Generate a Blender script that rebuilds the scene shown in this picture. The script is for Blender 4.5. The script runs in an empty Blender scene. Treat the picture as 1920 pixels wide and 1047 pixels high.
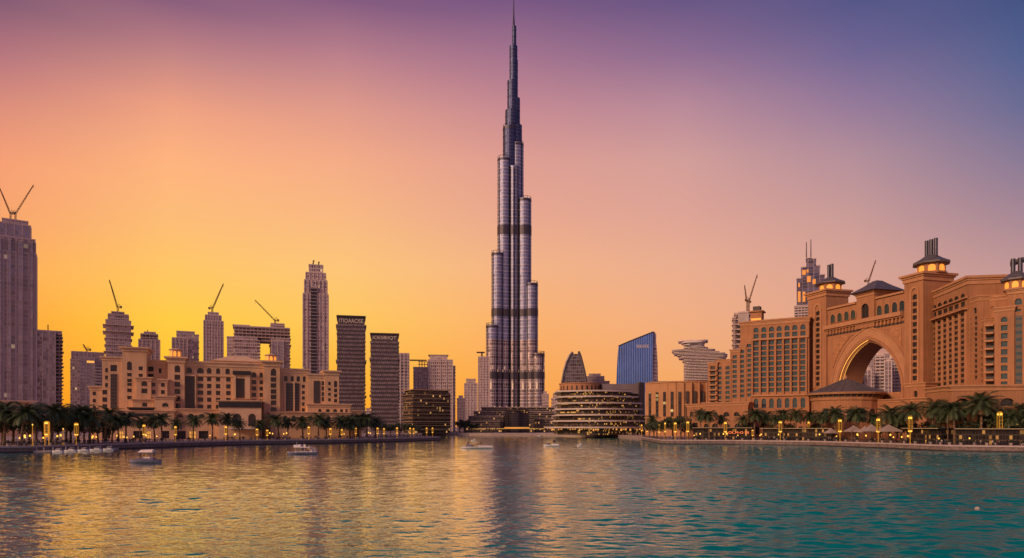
import bpy, bmesh, math, random
from mathutils import Vector, Matrix
R=math.radians; rnd=random.Random(7)
S=bpy.context.scene; COL=S.collection
# ------------------------------------------------------------------ camera
FOC=1280.0; YH=800.0; CX=960.0; CAMZ=8.0
cd=bpy.data.cameras.new('camera'); cam=bpy.data.objects.new('camera',cd); COL.objects.link(cam)
cam.location=(0,0,CAMZ); cam.rotation_euler=(R(90),0,0)
cd.sensor_width=36; cd.lens=36*FOC/1920; cd.shift_y=(YH-523.5)/1920; cd.clip_start=0.5; cd.clip_end=60000
S.camera=cam
# ------------------------------------------------------------------ sky, sun, exposure
def lin(c):
    c=c/255.0
    return c/12.92 if c<=0.04045 else ((c+0.055)/1.055)**2.4
def L3(rgb): return tuple(lin(x) for x in rgb)
SUN_AZ,SUN_EL=-129.0,24.0     # soft after-glow light from behind the left shoulder
world=bpy.data.worlds.new('World'); S.world=world; world.use_nodes=True
nt=world.node_tree; nt.nodes.clear()
def N(t,tp,**kw):
    n=t.nodes.new(tp)
    for k,v in kw.items(): setattr(n,k,v)
    return n
def MATH(t,op,a=None,b=None,c=None,clamp=False):
    n=N(t,'ShaderNodeMath',operation=op,use_clamp=clamp)
    for i,x in enumerate((a,b,c)):
        if x is None: continue
        if isinstance(x,(int,float)): n.inputs[i].default_value=x
        else: t.links.new(x,n.inputs[i])
    return n.outputs[0]
ROWS=[0,100,200,300,400,500,600,700,800]
SKYT={0:[(122,80,106),(165,103,114),(206,130,113),(237,150,110),(248,163,104),(253,172,82),(254,163,45),(253,150,22),(248,138,12)],
320:[(126,82,114),(176,116,120),(224,148,120),(247,170,120),(252,186,116),(255,196,96),(255,202,56),(255,190,22),(253,160,10)],
640:[(122,80,118),(168,112,126),(208,140,128),(235,162,128),(248,182,126),(252,195,116),(254,196,84),(254,180,42),(253,160,18)],
960:[(110,76,120),(148,100,128),(184,125,135),(214,148,138),(232,165,138),(244,178,128),(250,175,102),(250,165,72),(248,150,48)],
1280:[(94, 74, 122), (128, 94, 131), (172, 125, 142), (202, 148, 146), (221, 161, 145), (232, 170, 138), (240, 170, 122), (242, 165, 98), (240, 155, 78)],
1600:[(75, 74, 125), (100, 87, 133), (138, 109, 142), (173, 133, 146), (199, 151, 146), (215, 159, 142), (223, 161, 132), (224, 155, 115), (220, 145, 100)],
1920:[(58, 72, 121), (71, 82, 129), (96, 94, 136), (130, 111, 141), (164, 131, 143), (191, 146, 143), (206, 151, 135), (210, 147, 120), (208, 140, 104)]}
sky_cols=[]
for px,cl in SKYT.items():
    cl=[tuple(min(255,v*f+o) for v,o in zip(c,(4,5,1))) if k<4 else c for k,(c,f) in enumerate(zip(cl,(1.05,1.075,1.05,1.02)+(1,)*5))]
    st=[(math.degrees(math.atan((YH-y)/math.hypot(FOC,px-CX))),L3(c)) for y,c in zip(ROWS,cl)]
    st.sort(key=lambda q:q[0]); zen=L3((40,52,110)) if px>700 else L3((62,52,105))
    st.append((60,zen)); sky_cols.append((math.degrees(math.atan((px-CX)/FOC)),st))
LEFT=[(0,L3((246,150,60))),(12,L3((245,160,95))),(25,L3((190,125,125))),(45,L3((90,80,130))),(70,L3((45,56,112)))]
BACK=[(0,L3((214,150,132))),(10,L3((205,150,142))),(24,L3((128,112,152))),(42,L3((58,70,132))),(70,L3((40,58,118)))]
RIGHT=[(0,L3((200,140,118))),(10,L3((176,130,136))),(24,L3((96,88,134))),(42,L3((56,72,130))),(70,L3((36,52,112)))]
cols=[(-180,BACK),(-95,LEFT)]+sky_cols+[(95,RIGHT),(180,BACK)]
tc=N(nt,'ShaderNodeTexCoord'); sx=N(nt,'ShaderNodeSeparateXYZ'); nt.links.new(tc.outputs['Generated'],sx.inputs[0])
az=MATH(nt,'MULTIPLY',MATH(nt,'ARCTAN2',sx.outputs[0],sx.outputs[1]),180/math.pi)
el=MATH(nt,'DIVIDE',MATH(nt,'MULTIPLY',MATH(nt,'ARCSINE',sx.outputs[2]),180/math.pi),72.0,clamp=True)
cur=None
for i,(a,st) in enumerate(cols):
    rp=N(nt,'ShaderNodeValToRGB'); nt.links.new(el,rp.inputs[0]); cr=rp.color_ramp; cr.interpolation='LINEAR'
    while len(cr.elements)<len(st): cr.elements.new(0.5)
    for e,(deg,c) in zip(cr.elements,sorted(st,key=lambda q:q[0])):
        e.position=max(0,min(1,deg/72.0))
    for e,(deg,c) in zip(cr.elements,sorted(st,key=lambda q:q[0])): e.color=(*c,1)
    if cur is None: cur=rp.outputs[0]
    else:
        mr=N(nt,'ShaderNodeMapRange',clamp=True); nt.links.new(az,mr.inputs[0]); mr.inputs[1].default_value=cols[i-1][0]; mr.inputs[2].default_value=a
        mx=N(nt,'ShaderNodeMix',data_type='RGBA'); nt.links.new(mr.outputs[0],mx.inputs[0]); nt.links.new(cur,mx.inputs[6]); nt.links.new(rp.outputs[0],mx.inputs[7]); cur=mx.outputs[2]
bg=N(nt,'ShaderNodeBackground'); nt.links.new(cur,bg.inputs[0]); bg.inputs[1].default_value=1.0
nis=N(nt,'ShaderNodeTexSky',sky_type='NISHITA',sun_disc=False); nis.sun_elevation=R(SUN_EL); nis.sun_rotation=R(SUN_AZ)
bg2=N(nt,'ShaderNodeBackground'); nt.links.new(nis.outputs[0],bg2.inputs[0]); bg2.inputs[1].default_value=0.004
ad=N(nt,'ShaderNodeAddShader'); nt.links.new(bg.outputs[0],ad.inputs[0]); nt.links.new(bg2.outputs[0],ad.inputs[1])
wo=N(nt,'ShaderNodeOutputWorld'); nt.links.new(ad.outputs[0],wo.inputs[0])
sd=bpy.data.lights.new('sun','SUN'); sd.energy=2.6; sd.angle=R(16); sd.color=(1.0,0.60,0.36)
sun=bpy.data.objects.new('sun',sd); COL.objects.link(sun)
sdir=Vector((math.sin(R(SUN_AZ))*math.cos(R(SUN_EL)),math.cos(R(SUN_AZ))*math.cos(R(SUN_EL)),math.sin(R(SUN_EL))))
sun.rotation_euler=sdir.to_track_quat('Z','Y').to_euler(); sun.location=(-60,-60,200)
S.view_settings.view_transform='Standard'; S.view_settings.look='None'; S.view_settings.exposure=0; S.view_settings.gamma=1
S.view_settings.use_curve_mapping=False
try:
    S.cycles.use_denoising=True; S.cycles.max_bounces=6; S.cycles.glossy_bounces=4; S.cycles.diffuse_bounces=3; S.cycles.volume_bounces=0
    S.cycles.sample_clamp_indirect=4.0; S.cycles.caustics_reflective=False; S.cycles.caustics_refractive=False
except Exception: pass
# ------------------------------------------------------------------ helpers
def W(px,py,d): return Vector(((px-CX)/FOC*d,d,CAMZ+(YH-py)/FOC*d))
class MB:
    def __init__(s): s.v=[];s.f=[];s.m=[]
    def face(s,pts,m=0):
        b=len(s.v); s.v+= [tuple(p) for p in pts]; s.f.append(tuple(range(b,b+len(pts)))); s.m.append(m)
    def box(s,x0,x1,y0,y1,z0,z1,m=0,bottom=True):
        b=len(s.v); s.v+=[(x0,y0,z0),(x1,y0,z0),(x1,y1,z0),(x0,y1,z0),(x0,y0,z1),(x1,y0,z1),(x1,y1,z1),(x0,y1,z1)]
        fs=[(4,5,6,7),(0,1,5,4),(1,2,6,5),(2,3,7,6),(3,0,4,7)]+([(3,2,1,0)] if bottom else [])
        for f in fs: s.f.append(tuple(b+i for i in f)); s.m.append(m)
    def prism(s,poly,z0,z1,m=0,mtop=None):
        a=sum(poly[i][0]*poly[(i+1)%len(poly)][1]-poly[(i+1)%len(poly)][0]*poly[i][1] for i in range(len(poly)))
        if a<0: poly=poly[::-1]
        b=len(s.v); n=len(poly)
        s.v+=[(p[0],p[1],z0) for p in poly]+[(p[0],p[1],z1) for p in poly]
        for i in range(n):
            j=(i+1)%n; s.f.append((b+i,b+j,b+n+j,b+n+i)); s.m.append(m)
        s.f.append(tuple(range(b+n,b+2*n))); s.m.append(m if mtop is None else mtop)
        s.f.append(tuple(range(b+n-1,b-1,-1))); s.m.append(m)
    def lathe(s,prof,n=16,c=(0,0),m=0,rot=0.0,sx=1,sy=1):
        b=len(s.v)
        for r,z in prof:
            for k in range(n):
                t=2*math.pi*k/n+rot; s.v.append((c[0]+sx*r*math.cos(t),c[1]+sy*r*math.sin(t),z))
        for i in range(len(prof)-1):
            for k in range(n):
                j=(k+1)%n; s.f.append((b+i*n+k,b+i*n+j,b+(i+1)*n+j,b+(i+1)*n+k)); s.m.append(m)
        s.f.append(tuple(b+(len(prof)-1)*n+k for k in range(n))); s.m.append(m)
        s.f.append(tuple(b+k for k in range(n-1,-1,-1))); s.m.append(m)
    def tube(s,p0,p1,r0,r1=None,n=6,m=0):
        r1=r0 if r1 is None else r1; p0=Vector(p0);p1=Vector(p1); d=(p1-p0)
        if d.length<1e-6: return
        q=d.to_track_quat('Z','Y'); b=len(s.v)
        for p,r in ((p0,r0),(p1,r1)):
            for k in range(n):
                t=2*math.pi*k/n; s.v.append(tuple(p+q@Vector((r*math.cos(t),r*math.sin(t),0))))
        for k in range(n):
            j=(k+1)%n; s.f.append((b+k,b+j,b+n+j,b+n+k)); s.m.append(m)
        s.f.append(tuple(b+n+k for k in range(n))); s.m.append(m); s.f.append(tuple(b+k for k in range(n-1,-1,-1))); s.m.append(m)
    def path(s,pts,rs,n=6,m=0):
        for i in range(len(pts)-1): s.tube(pts[i],pts[i+1],rs[i],rs[i+1],n,m)
    def add(s,o,M=None,moff=0):
        b=len(s.v); s.v+=[tuple(M@Vector(v)) for v in o.v] if M else o.v
        s.f+=[tuple(b+i for i in f) for f in o.f]; s.m+=[x+moff for x in o.m]
    def mesh(s,name,mats,smooth=False):
        me=bpy.data.meshes.new(name); me.from_pydata(s.v,[],s.f)
        for m in (mats if isinstance(mats,(list,tuple)) else [mats]): me.materials.append(m)
        me.polygons.foreach_set('material_index',s.m)
        if smooth: me.polygons.foreach_set('use_smooth',[True]*len(s.f))
        me.update(); return me
    def build(s,name,mats,parent=None,loc=None,smooth=False):
        return link(name,s.mesh(name,mats,smooth),parent,loc)
def link(name,data,parent=None,loc=None):
    o=bpy.data.objects.new(name,data); COL.objects.link(o)
    if parent is not None: o.parent=parent
    if loc is not None: o.location=loc
    return o
def tag(o,label=None,cat=None,group=None,kind=None):
    if label: o['label']=label
    if cat: o['category']=cat
    if group: o['group']=group
    if kind: o['kind']=kind
    return o
def thing(name,label,cat,loc=(0,0,0),rz=0,group=None):
    o=bpy.data.objects.new(name,None); COL.objects.link(o); o.location=loc; o.rotation_euler=(0,0,rz); o.empty_display_size=1
    return tag(o,label,cat,group)
def copy_tree(o,parent=None):
    c=o.copy(); COL.objects.link(c)
    if parent is not None: c.parent=parent
    for ch in list(o.children): copy_tree(ch,c)
    return c
_T=['first','second','third','fourth','fifth','sixth','seventh','eighth','ninth','tenth','eleventh','twelfth','thirteenth','fourteenth','fifteenth','sixteenth','seventeenth','eighteenth','nineteenth','twentieth']
def nth(n):
    if n==0: return 'very first'
    if n<20: return _T[n]
    return 'thirtieth' if n==29 else ('twenty-' if n<29 else 'thirty-')+_T[n%10] 
# ------------------------------------------------------------------ materials
def base_mat(name):
    m=bpy.data.materials.new(name); m.use_nodes=True; t=m.node_tree; return m,t,t.nodes['Principled BSDF']
def mat(name,col,rough=0.8,var=0.15,scale=0.25,metal=0.0,emit=None,es=0.0,bump=0.0,bscale=2.0,streak=0.0,spec=0.5,coord='Object'):
    m,t,b=base_mat(name); b.inputs['Roughness'].default_value=rough; b.inputs['Metallic'].default_value=metal
    b.inputs['Specular IOR Level'].default_value=spec
    tc=N(t,'ShaderNodeTexCoord')
    if var>0:
        no=N(t,'ShaderNodeTexNoise'); no.inputs['Scale'].default_value=scale; no.inputs['Detail'].default_value=5; no.inputs['Roughness'].default_value=0.65
        t.links.new(tc.outputs[coord],no.inputs['Vector']); f=no.outputs[0]
        if streak>0:
            mp=N(t,'ShaderNodeMapping'); mp.inputs['Scale'].default_value=(1.3,1.3,0.06); t.links.new(tc.outputs[coord],mp.inputs[0])
            n2=N(t,'ShaderNodeTexNoise'); n2.inputs['Scale'].default_value=1.0; n2.inputs['Detail'].default_value=4; t.links.new(mp.outputs[0],n2.inputs['Vector'])
            f=MATH(t,'ADD',MATH(t,'MULTIPLY',f,1-streak),MATH(t,'MULTIPLY',n2.outputs[0],streak))
        mr=N(t,'ShaderNodeMapRange'); mr.inputs[1].default_value=0.3; mr.inputs[2].default_value=0.7; mr.inputs[3].default_value=1-var; mr.inputs[4].default_value=1+var; t.links.new(f,mr.inputs[0])
        vm=N(t,'ShaderNodeVectorMath',operation='SCALE'); vm.inputs[0].default_value=col[:3]; t.links.new(mr.outputs[0],vm.inputs['Scale']); t.links.new(vm.outputs[0],b.inputs['Base Color'])
    else: b.inputs['Base Color'].default_value=(*col[:3],1)
    if bump>0:
        nb=N(t,'ShaderNodeTexNoise'); nb.inputs['Scale'].default_value=bscale; nb.inputs['Detail'].default_value=4; t.links.new(tc.outputs[coord],nb.inputs['Vector'])
        bp=N(t,'ShaderNodeBump'); bp.inputs['Strength'].default_value=bump; bp.inputs['Distance'].default_value=0.4; t.links.new(nb.outputs[0],bp.inputs['Height']); t.links.new(bp.outputs[0],b.inputs['Normal'])
    if emit: b.inputs['Emission Color'].default_value=(*emit,1); b.inputs['Emission Strength'].default_value=es
    return m
def gridmat(name,wall,glass,fh=3.6,bw=3.0,wh=(0.25,0.9),ww=(0.15,0.85),lit=0.0,litcol=(1,.6,.2),lits=1.2,gmetal=0.7,grough=0.18,wrough=0.7,jit=0.5,tilt=0.03,cyl=False,bandp=0,stag=0.0,wvar=0.15,wmetal=0.0):
    """procedural facade: floors fh high, bays bw wide, in object space metres"""
    m,t,b=base_mat(name); tc=N(t,'ShaderNodeTexCoord'); sp=N(t,'ShaderNodeSeparateXYZ'); t.links.new(tc.outputs['Object'],sp.inputs[0])
    sn=N(t,'ShaderNodeSeparateXYZ'); t.links.new(tc.outputs['Normal'],sn.inputs[0])
    if cyl: u=MATH(t,'MULTIPLY',MATH(t,'ARCTAN2',sp.outputs[1],sp.outputs[0]),14.0)
    else:
        u=MATH(t,'ADD',MATH(t,'MULTIPLY',sp.outputs[0],MATH(t,'ABSOLUTE',sn.outputs[1])),MATH(t,'MULTIPLY',sp.outputs[1],MATH(t,'ABSOLUTE',sn.outputs[0])))
    fz=MATH(t,'DIVIDE',sp.outputs[2],fh); iz=MATH(t,'FLOOR',fz); zz=MATH(t,'FRACT',fz)
    fu=MATH(t,'DIVIDE',u,bw)
    if stag: fu=MATH(t,'ADD',fu,MATH(t,'MULTIPLY',MATH(t,'MODULO',iz,2.0),stag))
    iu=MATH(t,'FLOOR',fu); uu=MATH(t,'FRACT',fu)
    def band(x,a,c): return MATH(t,'MULTIPLY',MATH(t,'GREATER_THAN',x,a),MATH(t,'LESS_THAN',x,c))
    mask=MATH(t,'MULTIPLY',band(zz,*wh),band(uu,*ww))
    mask=MATH(t,'MULTIPLY',mask,MATH(t,'LESS_THAN',MATH(t,'ABSOLUTE',sn.outputs[2]),0.5))
    cv=N(t,'ShaderNodeCombineXYZ'); t.links.new(iu,cv.inputs[0]); t.links.new(iz,cv.inputs[1]); t.links.new(MATH(t,'ROUND',MATH(t,'MULTIPLY',sn.outputs[0],3.0)),cv.inputs[2])
    wn=N(t,'ShaderNodeTexWhiteNoise',noise_dimensions='3D'); t.links.new(cv.outputs[0],wn.inputs[0])
    no=N(t,'ShaderNodeTexNoise'); no.inputs['Scale'].default_value=0.06; no.inputs['Detail'].default_value=6; t.links.new(tc.outputs['Object'],no.inputs['Vector'])
    def scl(c,f):
        v=N(t,'ShaderNodeVectorMath',operation='SCALE'); v.inputs[0].default_value=c; t.links.new(f,v.inputs['Scale']); return v.outputs[0]
    wc=scl(wall,MATH(t,'ADD',MATH(t,'MULTIPLY',no.outputs[0],2*wvar),1-wvar))
    gc=scl(glass,MATH(t,'ADD',MATH(t,'MULTIPLY',wn.outputs[0],2*jit),1-jit))
    mx=N(t,'ShaderNodeMix',data_type='RGBA'); t.links.new(mask,mx.inputs[0]); t.links.new(wc,mx.inputs[6]); t.links.new(gc,mx.inputs[7]); t.links.new(mx.outputs[2],b.inputs['Base Color'])
    t.links.new(MATH(t,'ADD',MATH(t,'MULTIPLY',mask,grough-wrough),wrough),b.inputs['Roughness'])
    t.links.new(MATH(t,'ADD',MATH(t,'MULTIPLY',mask,gmetal-wmetal),wmetal),b.inputs['Metallic'])
    if tilt>0:
        ge=N(t,'ShaderNodeNewGeometry'); sb=N(t,'ShaderNodeVectorMath',operation='SUBTRACT'); t.links.new(wn.outputs[1],sb.inputs[0]); sb.inputs[1].default_value=(.5,.5,.5)
        sc=N(t,'ShaderNodeVectorMath',operation='SCALE'); t.links.new(sb.outputs[0],sc.inputs[0]); t.links.new(MATH(t,'MULTIPLY',mask,2*tilt),sc.inputs['Scale'])
        a2=N(t,'ShaderNodeVectorMath',operation='ADD'); t.links.new(ge.outputs['Normal'],a2.inputs[0]); t.links.new(sc.outputs[0],a2.inputs[1])
        nn=N(t,'ShaderNodeVectorMath',operation='NORMALIZE'); t.links.new(a2.outputs[0],nn.inputs[0]); t.links.new(nn.outputs[0],b.inputs['Normal'])
    if lit>0:
        sw=N(t,'ShaderNodeSeparateXYZ'); t.links.new(wn.outputs[1],sw.inputs[0])
        on=MATH(t,'MULTIPLY',mask,MATH(t,'LESS_THAN',sw.outputs[1],lit))
        b.inputs['Emission Color'].default_value=(*litcol,1)
        t.links.new(MATH(t,'MULTIPLY',on,MATH(t,'MULTIPLY',sw.outputs[2],lits)),b.inputs['Emission Strength'])
    return m
SAND=mat('sandstone',(0.66,0.42,0.245),0.88,0.26,0.12,streak=0.5,bump=0.25)
SANDT=mat('sandstone_trim',(0.70,0.47,0.29),0.85,0.12,0.3)
TERRA=mat('terracotta_render',(0.39,0.19,0.095),0.88,0.27,0.11,streak=0.5,bump=0.25)
TERRAT=mat('terracotta_trim',(0.48,0.25,0.13),0.85,0.12,0.3)
RELIEF=mat('carved_relief',(0.44,0.21,0.10),0.9,0.3,0.8,bump=1.0,bscale=0.9)
GLASSD=mat('dark_window_glass',(0.025,0.03,0.04),0.08,0.4,0.35,spec=0.6)
GLASST=mat('teal_window_glass',(0.06,0.15,0.23),0.10,0.35,0.35,metal=0.75)
GLASSB=mat('balcony_recess',(0.018,0.016,0.018),0.5,0.4,0.5)
FRAMED=mat('dark_window_frame',(0.07,0.055,0.05),0.5,0.1)
ROOFG=mat('grey_metal_roof',(0.13,0.12,0.13),0.55,0.25,0.6,metal=0.3)
PIPE=mat('dark_steel_pipe',(0.045,0.05,0.08),0.4,0.2,metal=0.5)
GLOW=mat('amber_lit_opening',(0.5,0.2,0.05),0.6,0.0,emit=(1.0,0.30,0.035),es=1.15)
GLOWS=mat('warm_shop_light',(0.3,0.15,0.05),0.6,0.0,emit=(1.0,0.42,0.08),es=0.75)
LEDS=mat('golden_light_strip',(0.6,0.3,0.1),0.6,0.0,emit=(1.0,0.46,0.09),es=0.95)
BRASS=mat('gilded_frame_with_glow',(0.55,0.30,0.05),0.35,0.2,metal=0.6,emit=(1.0,0.42,0.03),es=0.38)  # the metal itself emits, standing in for lamplight falling on it
LAMPG=mat('lamp_glow',(0.8,0.5,0.1),0.5,0.0,emit=(1.0,0.5,0.07),es=1.9)
LAMPP=mat('lamp_panel',(0.05,0.04,0.025),0.3,0.2,emit=(1.0,0.45,0.08),es=0.05)
DARKST=mat('dark_steel',(0.045,0.04,0.045),0.5,0.2,metal=0.4)
CRANE=mat('crane_steel',(0.16,0.07,0.035),0.6,0.2)
WHITE=mat('white_paint',(0.72,0.70,0.70),0.5,0.1)
CONC=mat('pale_concrete',(0.42,0.36,0.35),0.8,0.2,0.1)
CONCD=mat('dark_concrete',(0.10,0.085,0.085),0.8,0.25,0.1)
STONE=mat('quay_stone',(0.20,0.15,0.145),0.8,0.45,0.9,bump=0.5)
PAVE=mat('promenade_paving',(0.34,0.26,0.25),0.6,0.2,0.6)
# ------------------------------------------------------------------ ground, quay, water
def wat():
    m,t,b=base_mat('lake_water'); tc=N(t,'ShaderNodeTexCoord')
    no0=N(t,'ShaderNodeTexNoise'); no0.inputs['Scale'].default_value=0.02; no0.inputs['Detail'].default_value=3; t.links.new(tc.outputs['Object'],no0.inputs['Vector'])
    vm=N(t,'ShaderNodeMix',data_type='RGBA'); t.links.new(no0.outputs[0],vm.inputs[0]); vm.inputs[6].default_value=(0.0,0.18,0.195,1); vm.inputs[7].default_value=(0.0,0.25,0.25,1)
    t.links.new(vm.outputs[2],b.inputs['Base Color'])
    mp=N(t,'ShaderNodeMapping'); mp.inputs['Scale'].default_value=(0.6,1,1); t.links.new(tc.outputs['Object'],mp.inputs[0])
    no=N(t,'ShaderNodeTexNoise'); no.inputs['Scale'].default_value=2.6; no.inputs['Detail'].default_value=3; t.links.new(mp.outputs[0],no.inputs['Vector'])
    bp=N(t,'ShaderNodeBump'); bp.inputs['Strength'].default_value=0.5; bp.inputs['Distance'].default_value=0.10; t.links.new(no.outputs[0],bp.inputs['Height']); prev=bp.outputs[0]
    b.inputs['Roughness'].default_value=1.0; b.inputs['Specular IOR Level'].default_value=0.0
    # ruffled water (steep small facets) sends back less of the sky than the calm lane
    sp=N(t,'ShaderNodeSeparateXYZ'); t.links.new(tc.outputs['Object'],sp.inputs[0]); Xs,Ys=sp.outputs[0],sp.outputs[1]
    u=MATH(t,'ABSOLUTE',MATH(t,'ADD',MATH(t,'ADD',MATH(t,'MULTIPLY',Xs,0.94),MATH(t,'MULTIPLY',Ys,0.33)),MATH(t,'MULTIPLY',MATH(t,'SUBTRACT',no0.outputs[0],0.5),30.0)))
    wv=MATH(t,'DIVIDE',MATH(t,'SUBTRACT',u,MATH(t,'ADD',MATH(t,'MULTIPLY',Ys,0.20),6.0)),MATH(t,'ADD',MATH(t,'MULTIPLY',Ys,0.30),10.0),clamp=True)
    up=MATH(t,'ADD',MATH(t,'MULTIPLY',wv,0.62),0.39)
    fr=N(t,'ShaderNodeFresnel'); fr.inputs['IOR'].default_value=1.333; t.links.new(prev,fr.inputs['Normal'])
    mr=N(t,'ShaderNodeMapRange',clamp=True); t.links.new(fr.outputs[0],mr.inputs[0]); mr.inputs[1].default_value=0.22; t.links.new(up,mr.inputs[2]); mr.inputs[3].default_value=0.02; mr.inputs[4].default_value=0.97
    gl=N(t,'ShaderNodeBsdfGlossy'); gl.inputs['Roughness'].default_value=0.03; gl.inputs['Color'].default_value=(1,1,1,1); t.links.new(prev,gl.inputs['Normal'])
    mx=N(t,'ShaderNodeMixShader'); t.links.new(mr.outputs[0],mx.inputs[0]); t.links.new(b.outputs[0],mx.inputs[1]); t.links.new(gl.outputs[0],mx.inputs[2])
    t.links.new(mx.outputs[0],t.nodes['Material Output'].inputs['Surface'])
    return m
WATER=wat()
def depth_at(py,z=0.0): return (CAMZ-z)*FOC/(py-YH)
import numpy as np
def lake():
    """rippled water surface: real wave relief, finest close to the near shore"""
    ys=[8.0]
    while ys[-1]<640:
        d=ys[-1]; ys.append(d+(0.115 if d<75 else 0.115+(d-75)*0.0040))
    ys=np.array(ys); nc=800; uu=np.linspace(-1,1,nc); Y=np.repeat(ys[:,None],nc,1); X=uu[None,:]*(45+ys[:,None]*1.0)
    cell=np.maximum(np.gradient(ys)[:,None]*np.ones((1,nc)),(45+ys[:,None])*2/nc)
    Z=np.zeros_like(X); rg=np.random.RandomState(4)
    wx=np.clip((np.abs(X*0.94+Y*0.33)-(6+0.20*Y))/(10+0.30*Y),0,1); ruff=0.85+0.95*wx*wx*(3-2*wx)
    pat=np.zeros_like(X)
    for k in range(10):
        a=rg.uniform(0,6.28); q=2*math.pi/rg.uniform(25,90); pat+=np.sin(q*(X*math.cos(a)*.5+Y*math.sin(a))+rg.uniform(0,6.28))
    ruff*=1+0.13*pat/2
    for k in range(64):
        lam=0.36*(8/0.36)**(k/63.0); a=R(90)+rg.normal(0,0.6); q=2*math.pi/lam; slope=0.031*(1.0 if lam<1.2 else (1.2/lam)**0.75)
        fade=np.clip((lam/cell-2.2)/2.5,0,1); ph=q*(X*math.cos(a)+Y*math.sin(a))+rg.uniform(0,6.28)
        w=np.sin(ph+0.35*np.sin(ph*.31+k)); Z+=slope/q*fade*w*ruff
    n0,n1=X.shape; co=np.stack([X,Y,Z],-1).reshape(-1,3).astype(np.float32)
    i=np.arange(n0*n1).reshape(n0,n1); f=np.stack([i[:-1,:-1],i[:-1,1:],i[1:,1:],i[1:,:-1]],-1).reshape(-1,4)
    me=bpy.data.meshes.new('water'); me.vertices.add(len(co)); me.vertices.foreach_set('co',co.ravel())
    me.loops.add(f.size); me.loops.foreach_set('vertex_index',f.ravel().astype(np.int32)); me.polygons.add(len(f)); me.polygons.foreach_set('loop_start',np.arange(0,f.size,4,dtype=np.int32)); me.polygons.foreach_set('use_smooth',np.ones(len(f),dtype=bool))
    me.update(calc_edges=True); me.materials.append(WATER); return me
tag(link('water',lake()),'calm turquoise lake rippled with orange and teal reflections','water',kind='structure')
wm=MB(); wm.face([(-1500,-300,-.45),(1500,-300,-.45),(1500,900,-.45),(-1500,900,-.45)])
tag(wm.build('water_surround',WATER),'outer reach of the turquoise lake beyond the ripples','water',kind='structure')
GZ=2.0
def shore(px,py):
    d=depth_at(py); p=W(px,YH,d); return (p.x,p.y)
LSH=[shore(-60,851.5),shore(60,849),shore(150,845.5),shore(215,843),shore(330,838.8),shore(450,835),shore(620,832),shore(740,829),(W(815,0,385).x,384),(W(824,0,388).x,390),(W(822,0,396).x,398)]
FARS=[(W(790,0,430).x,430),(W(790,0,610).x,610),(W(880,0,618).x,618),(W(920,0,600).x,598),(W(1010,0,590).x,588),(W(1100,0,560).x,560),(W(1150,0,500).x,500),(W(1195,0,425).x,425),(W(1202,0,398).x,398)]
RSH=[shore(1203,826),shore(1242,833.4),shore(1380,834.3),shore(1520,836.2),shore(1640,840.5),shore(1772,846.6),shore(1990,850)]
edge=LSH+FARS+RSH
land=edge+[(2500,190),(9000,700),(9000,16000),(-9000,16000),(-9000,500),(-2500,190)]
gm=MB(); gm.prism(land[:],-1.5,GZ)
GROUND=mat('far_ground',(0.10,0.085,0.07),0.9,0.3,0.02)
g=gm.build('ground',[PAVE]); tag(g,'flat paved land and promenades around the lake','ground',kind='structure')
def offset_strip(pts,w0,w1,z0,z1,name,m,label,side=1):
    """strip along a polyline, from w0 to w1 metres inland"""
    a=MB(); L=[];Rr=[]
    for i,p in enumerate(pts):
        p0=Vector(pts[max(0,i-1)]); p1=Vector(pts[min(len(pts)-1,i+1)]); t=(p1-p0).normalized(); n=Vector((-t.y,t.x))*side
        L.append(Vector(p)+n*w0); Rr.append(Vector(p)+n*w1)
    for i in range(len(pts)-1):
        q=[L[i],L[i+1],Rr[i+1],Rr[i]]
        a.prism([(v.x,v.y) for v in q],z0,z1)
    o=a.build(name,m); tag(o,label,'quay edge',kind='structure'); return o
COPE=mat('pale_coping_stone',(0.46,0.37,0.37),0.6,0.15,0.6)
offset_strip(LSH,-0.35,0.9,GZ-0.42,GZ+0.06,'quay_coping',COPE,'pale stone coping edging the left promenade')
offset_strip(RSH,-0.35,0.9,GZ-0.42,GZ+0.06,'quay_coping',COPE,'pale stone coping edging the right promenade')
offset_strip(FARS,-0.35,0.9,GZ-0.42,GZ+0.06,'quay_coping',COPE,'pale stone coping edging the far shore below the tower')
WETST=mat('wet_quay_stone',(0.035,0.028,0.03),0.5,0.3,0.6)
for P,w in ((LSH,'left promenade'),(RSH,'right promenade')):
    offset_strip(P,-0.12,0.5,-0.5,0.45,'quay_wet_course',WETST,'dark wet lowest course of the quay wall below the '+w)
    offset_strip(P,-0.06,0.5,0.45,GZ-0.42,'quay_wall',STONE,'weathered stone quay wall of the '+w)
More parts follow.
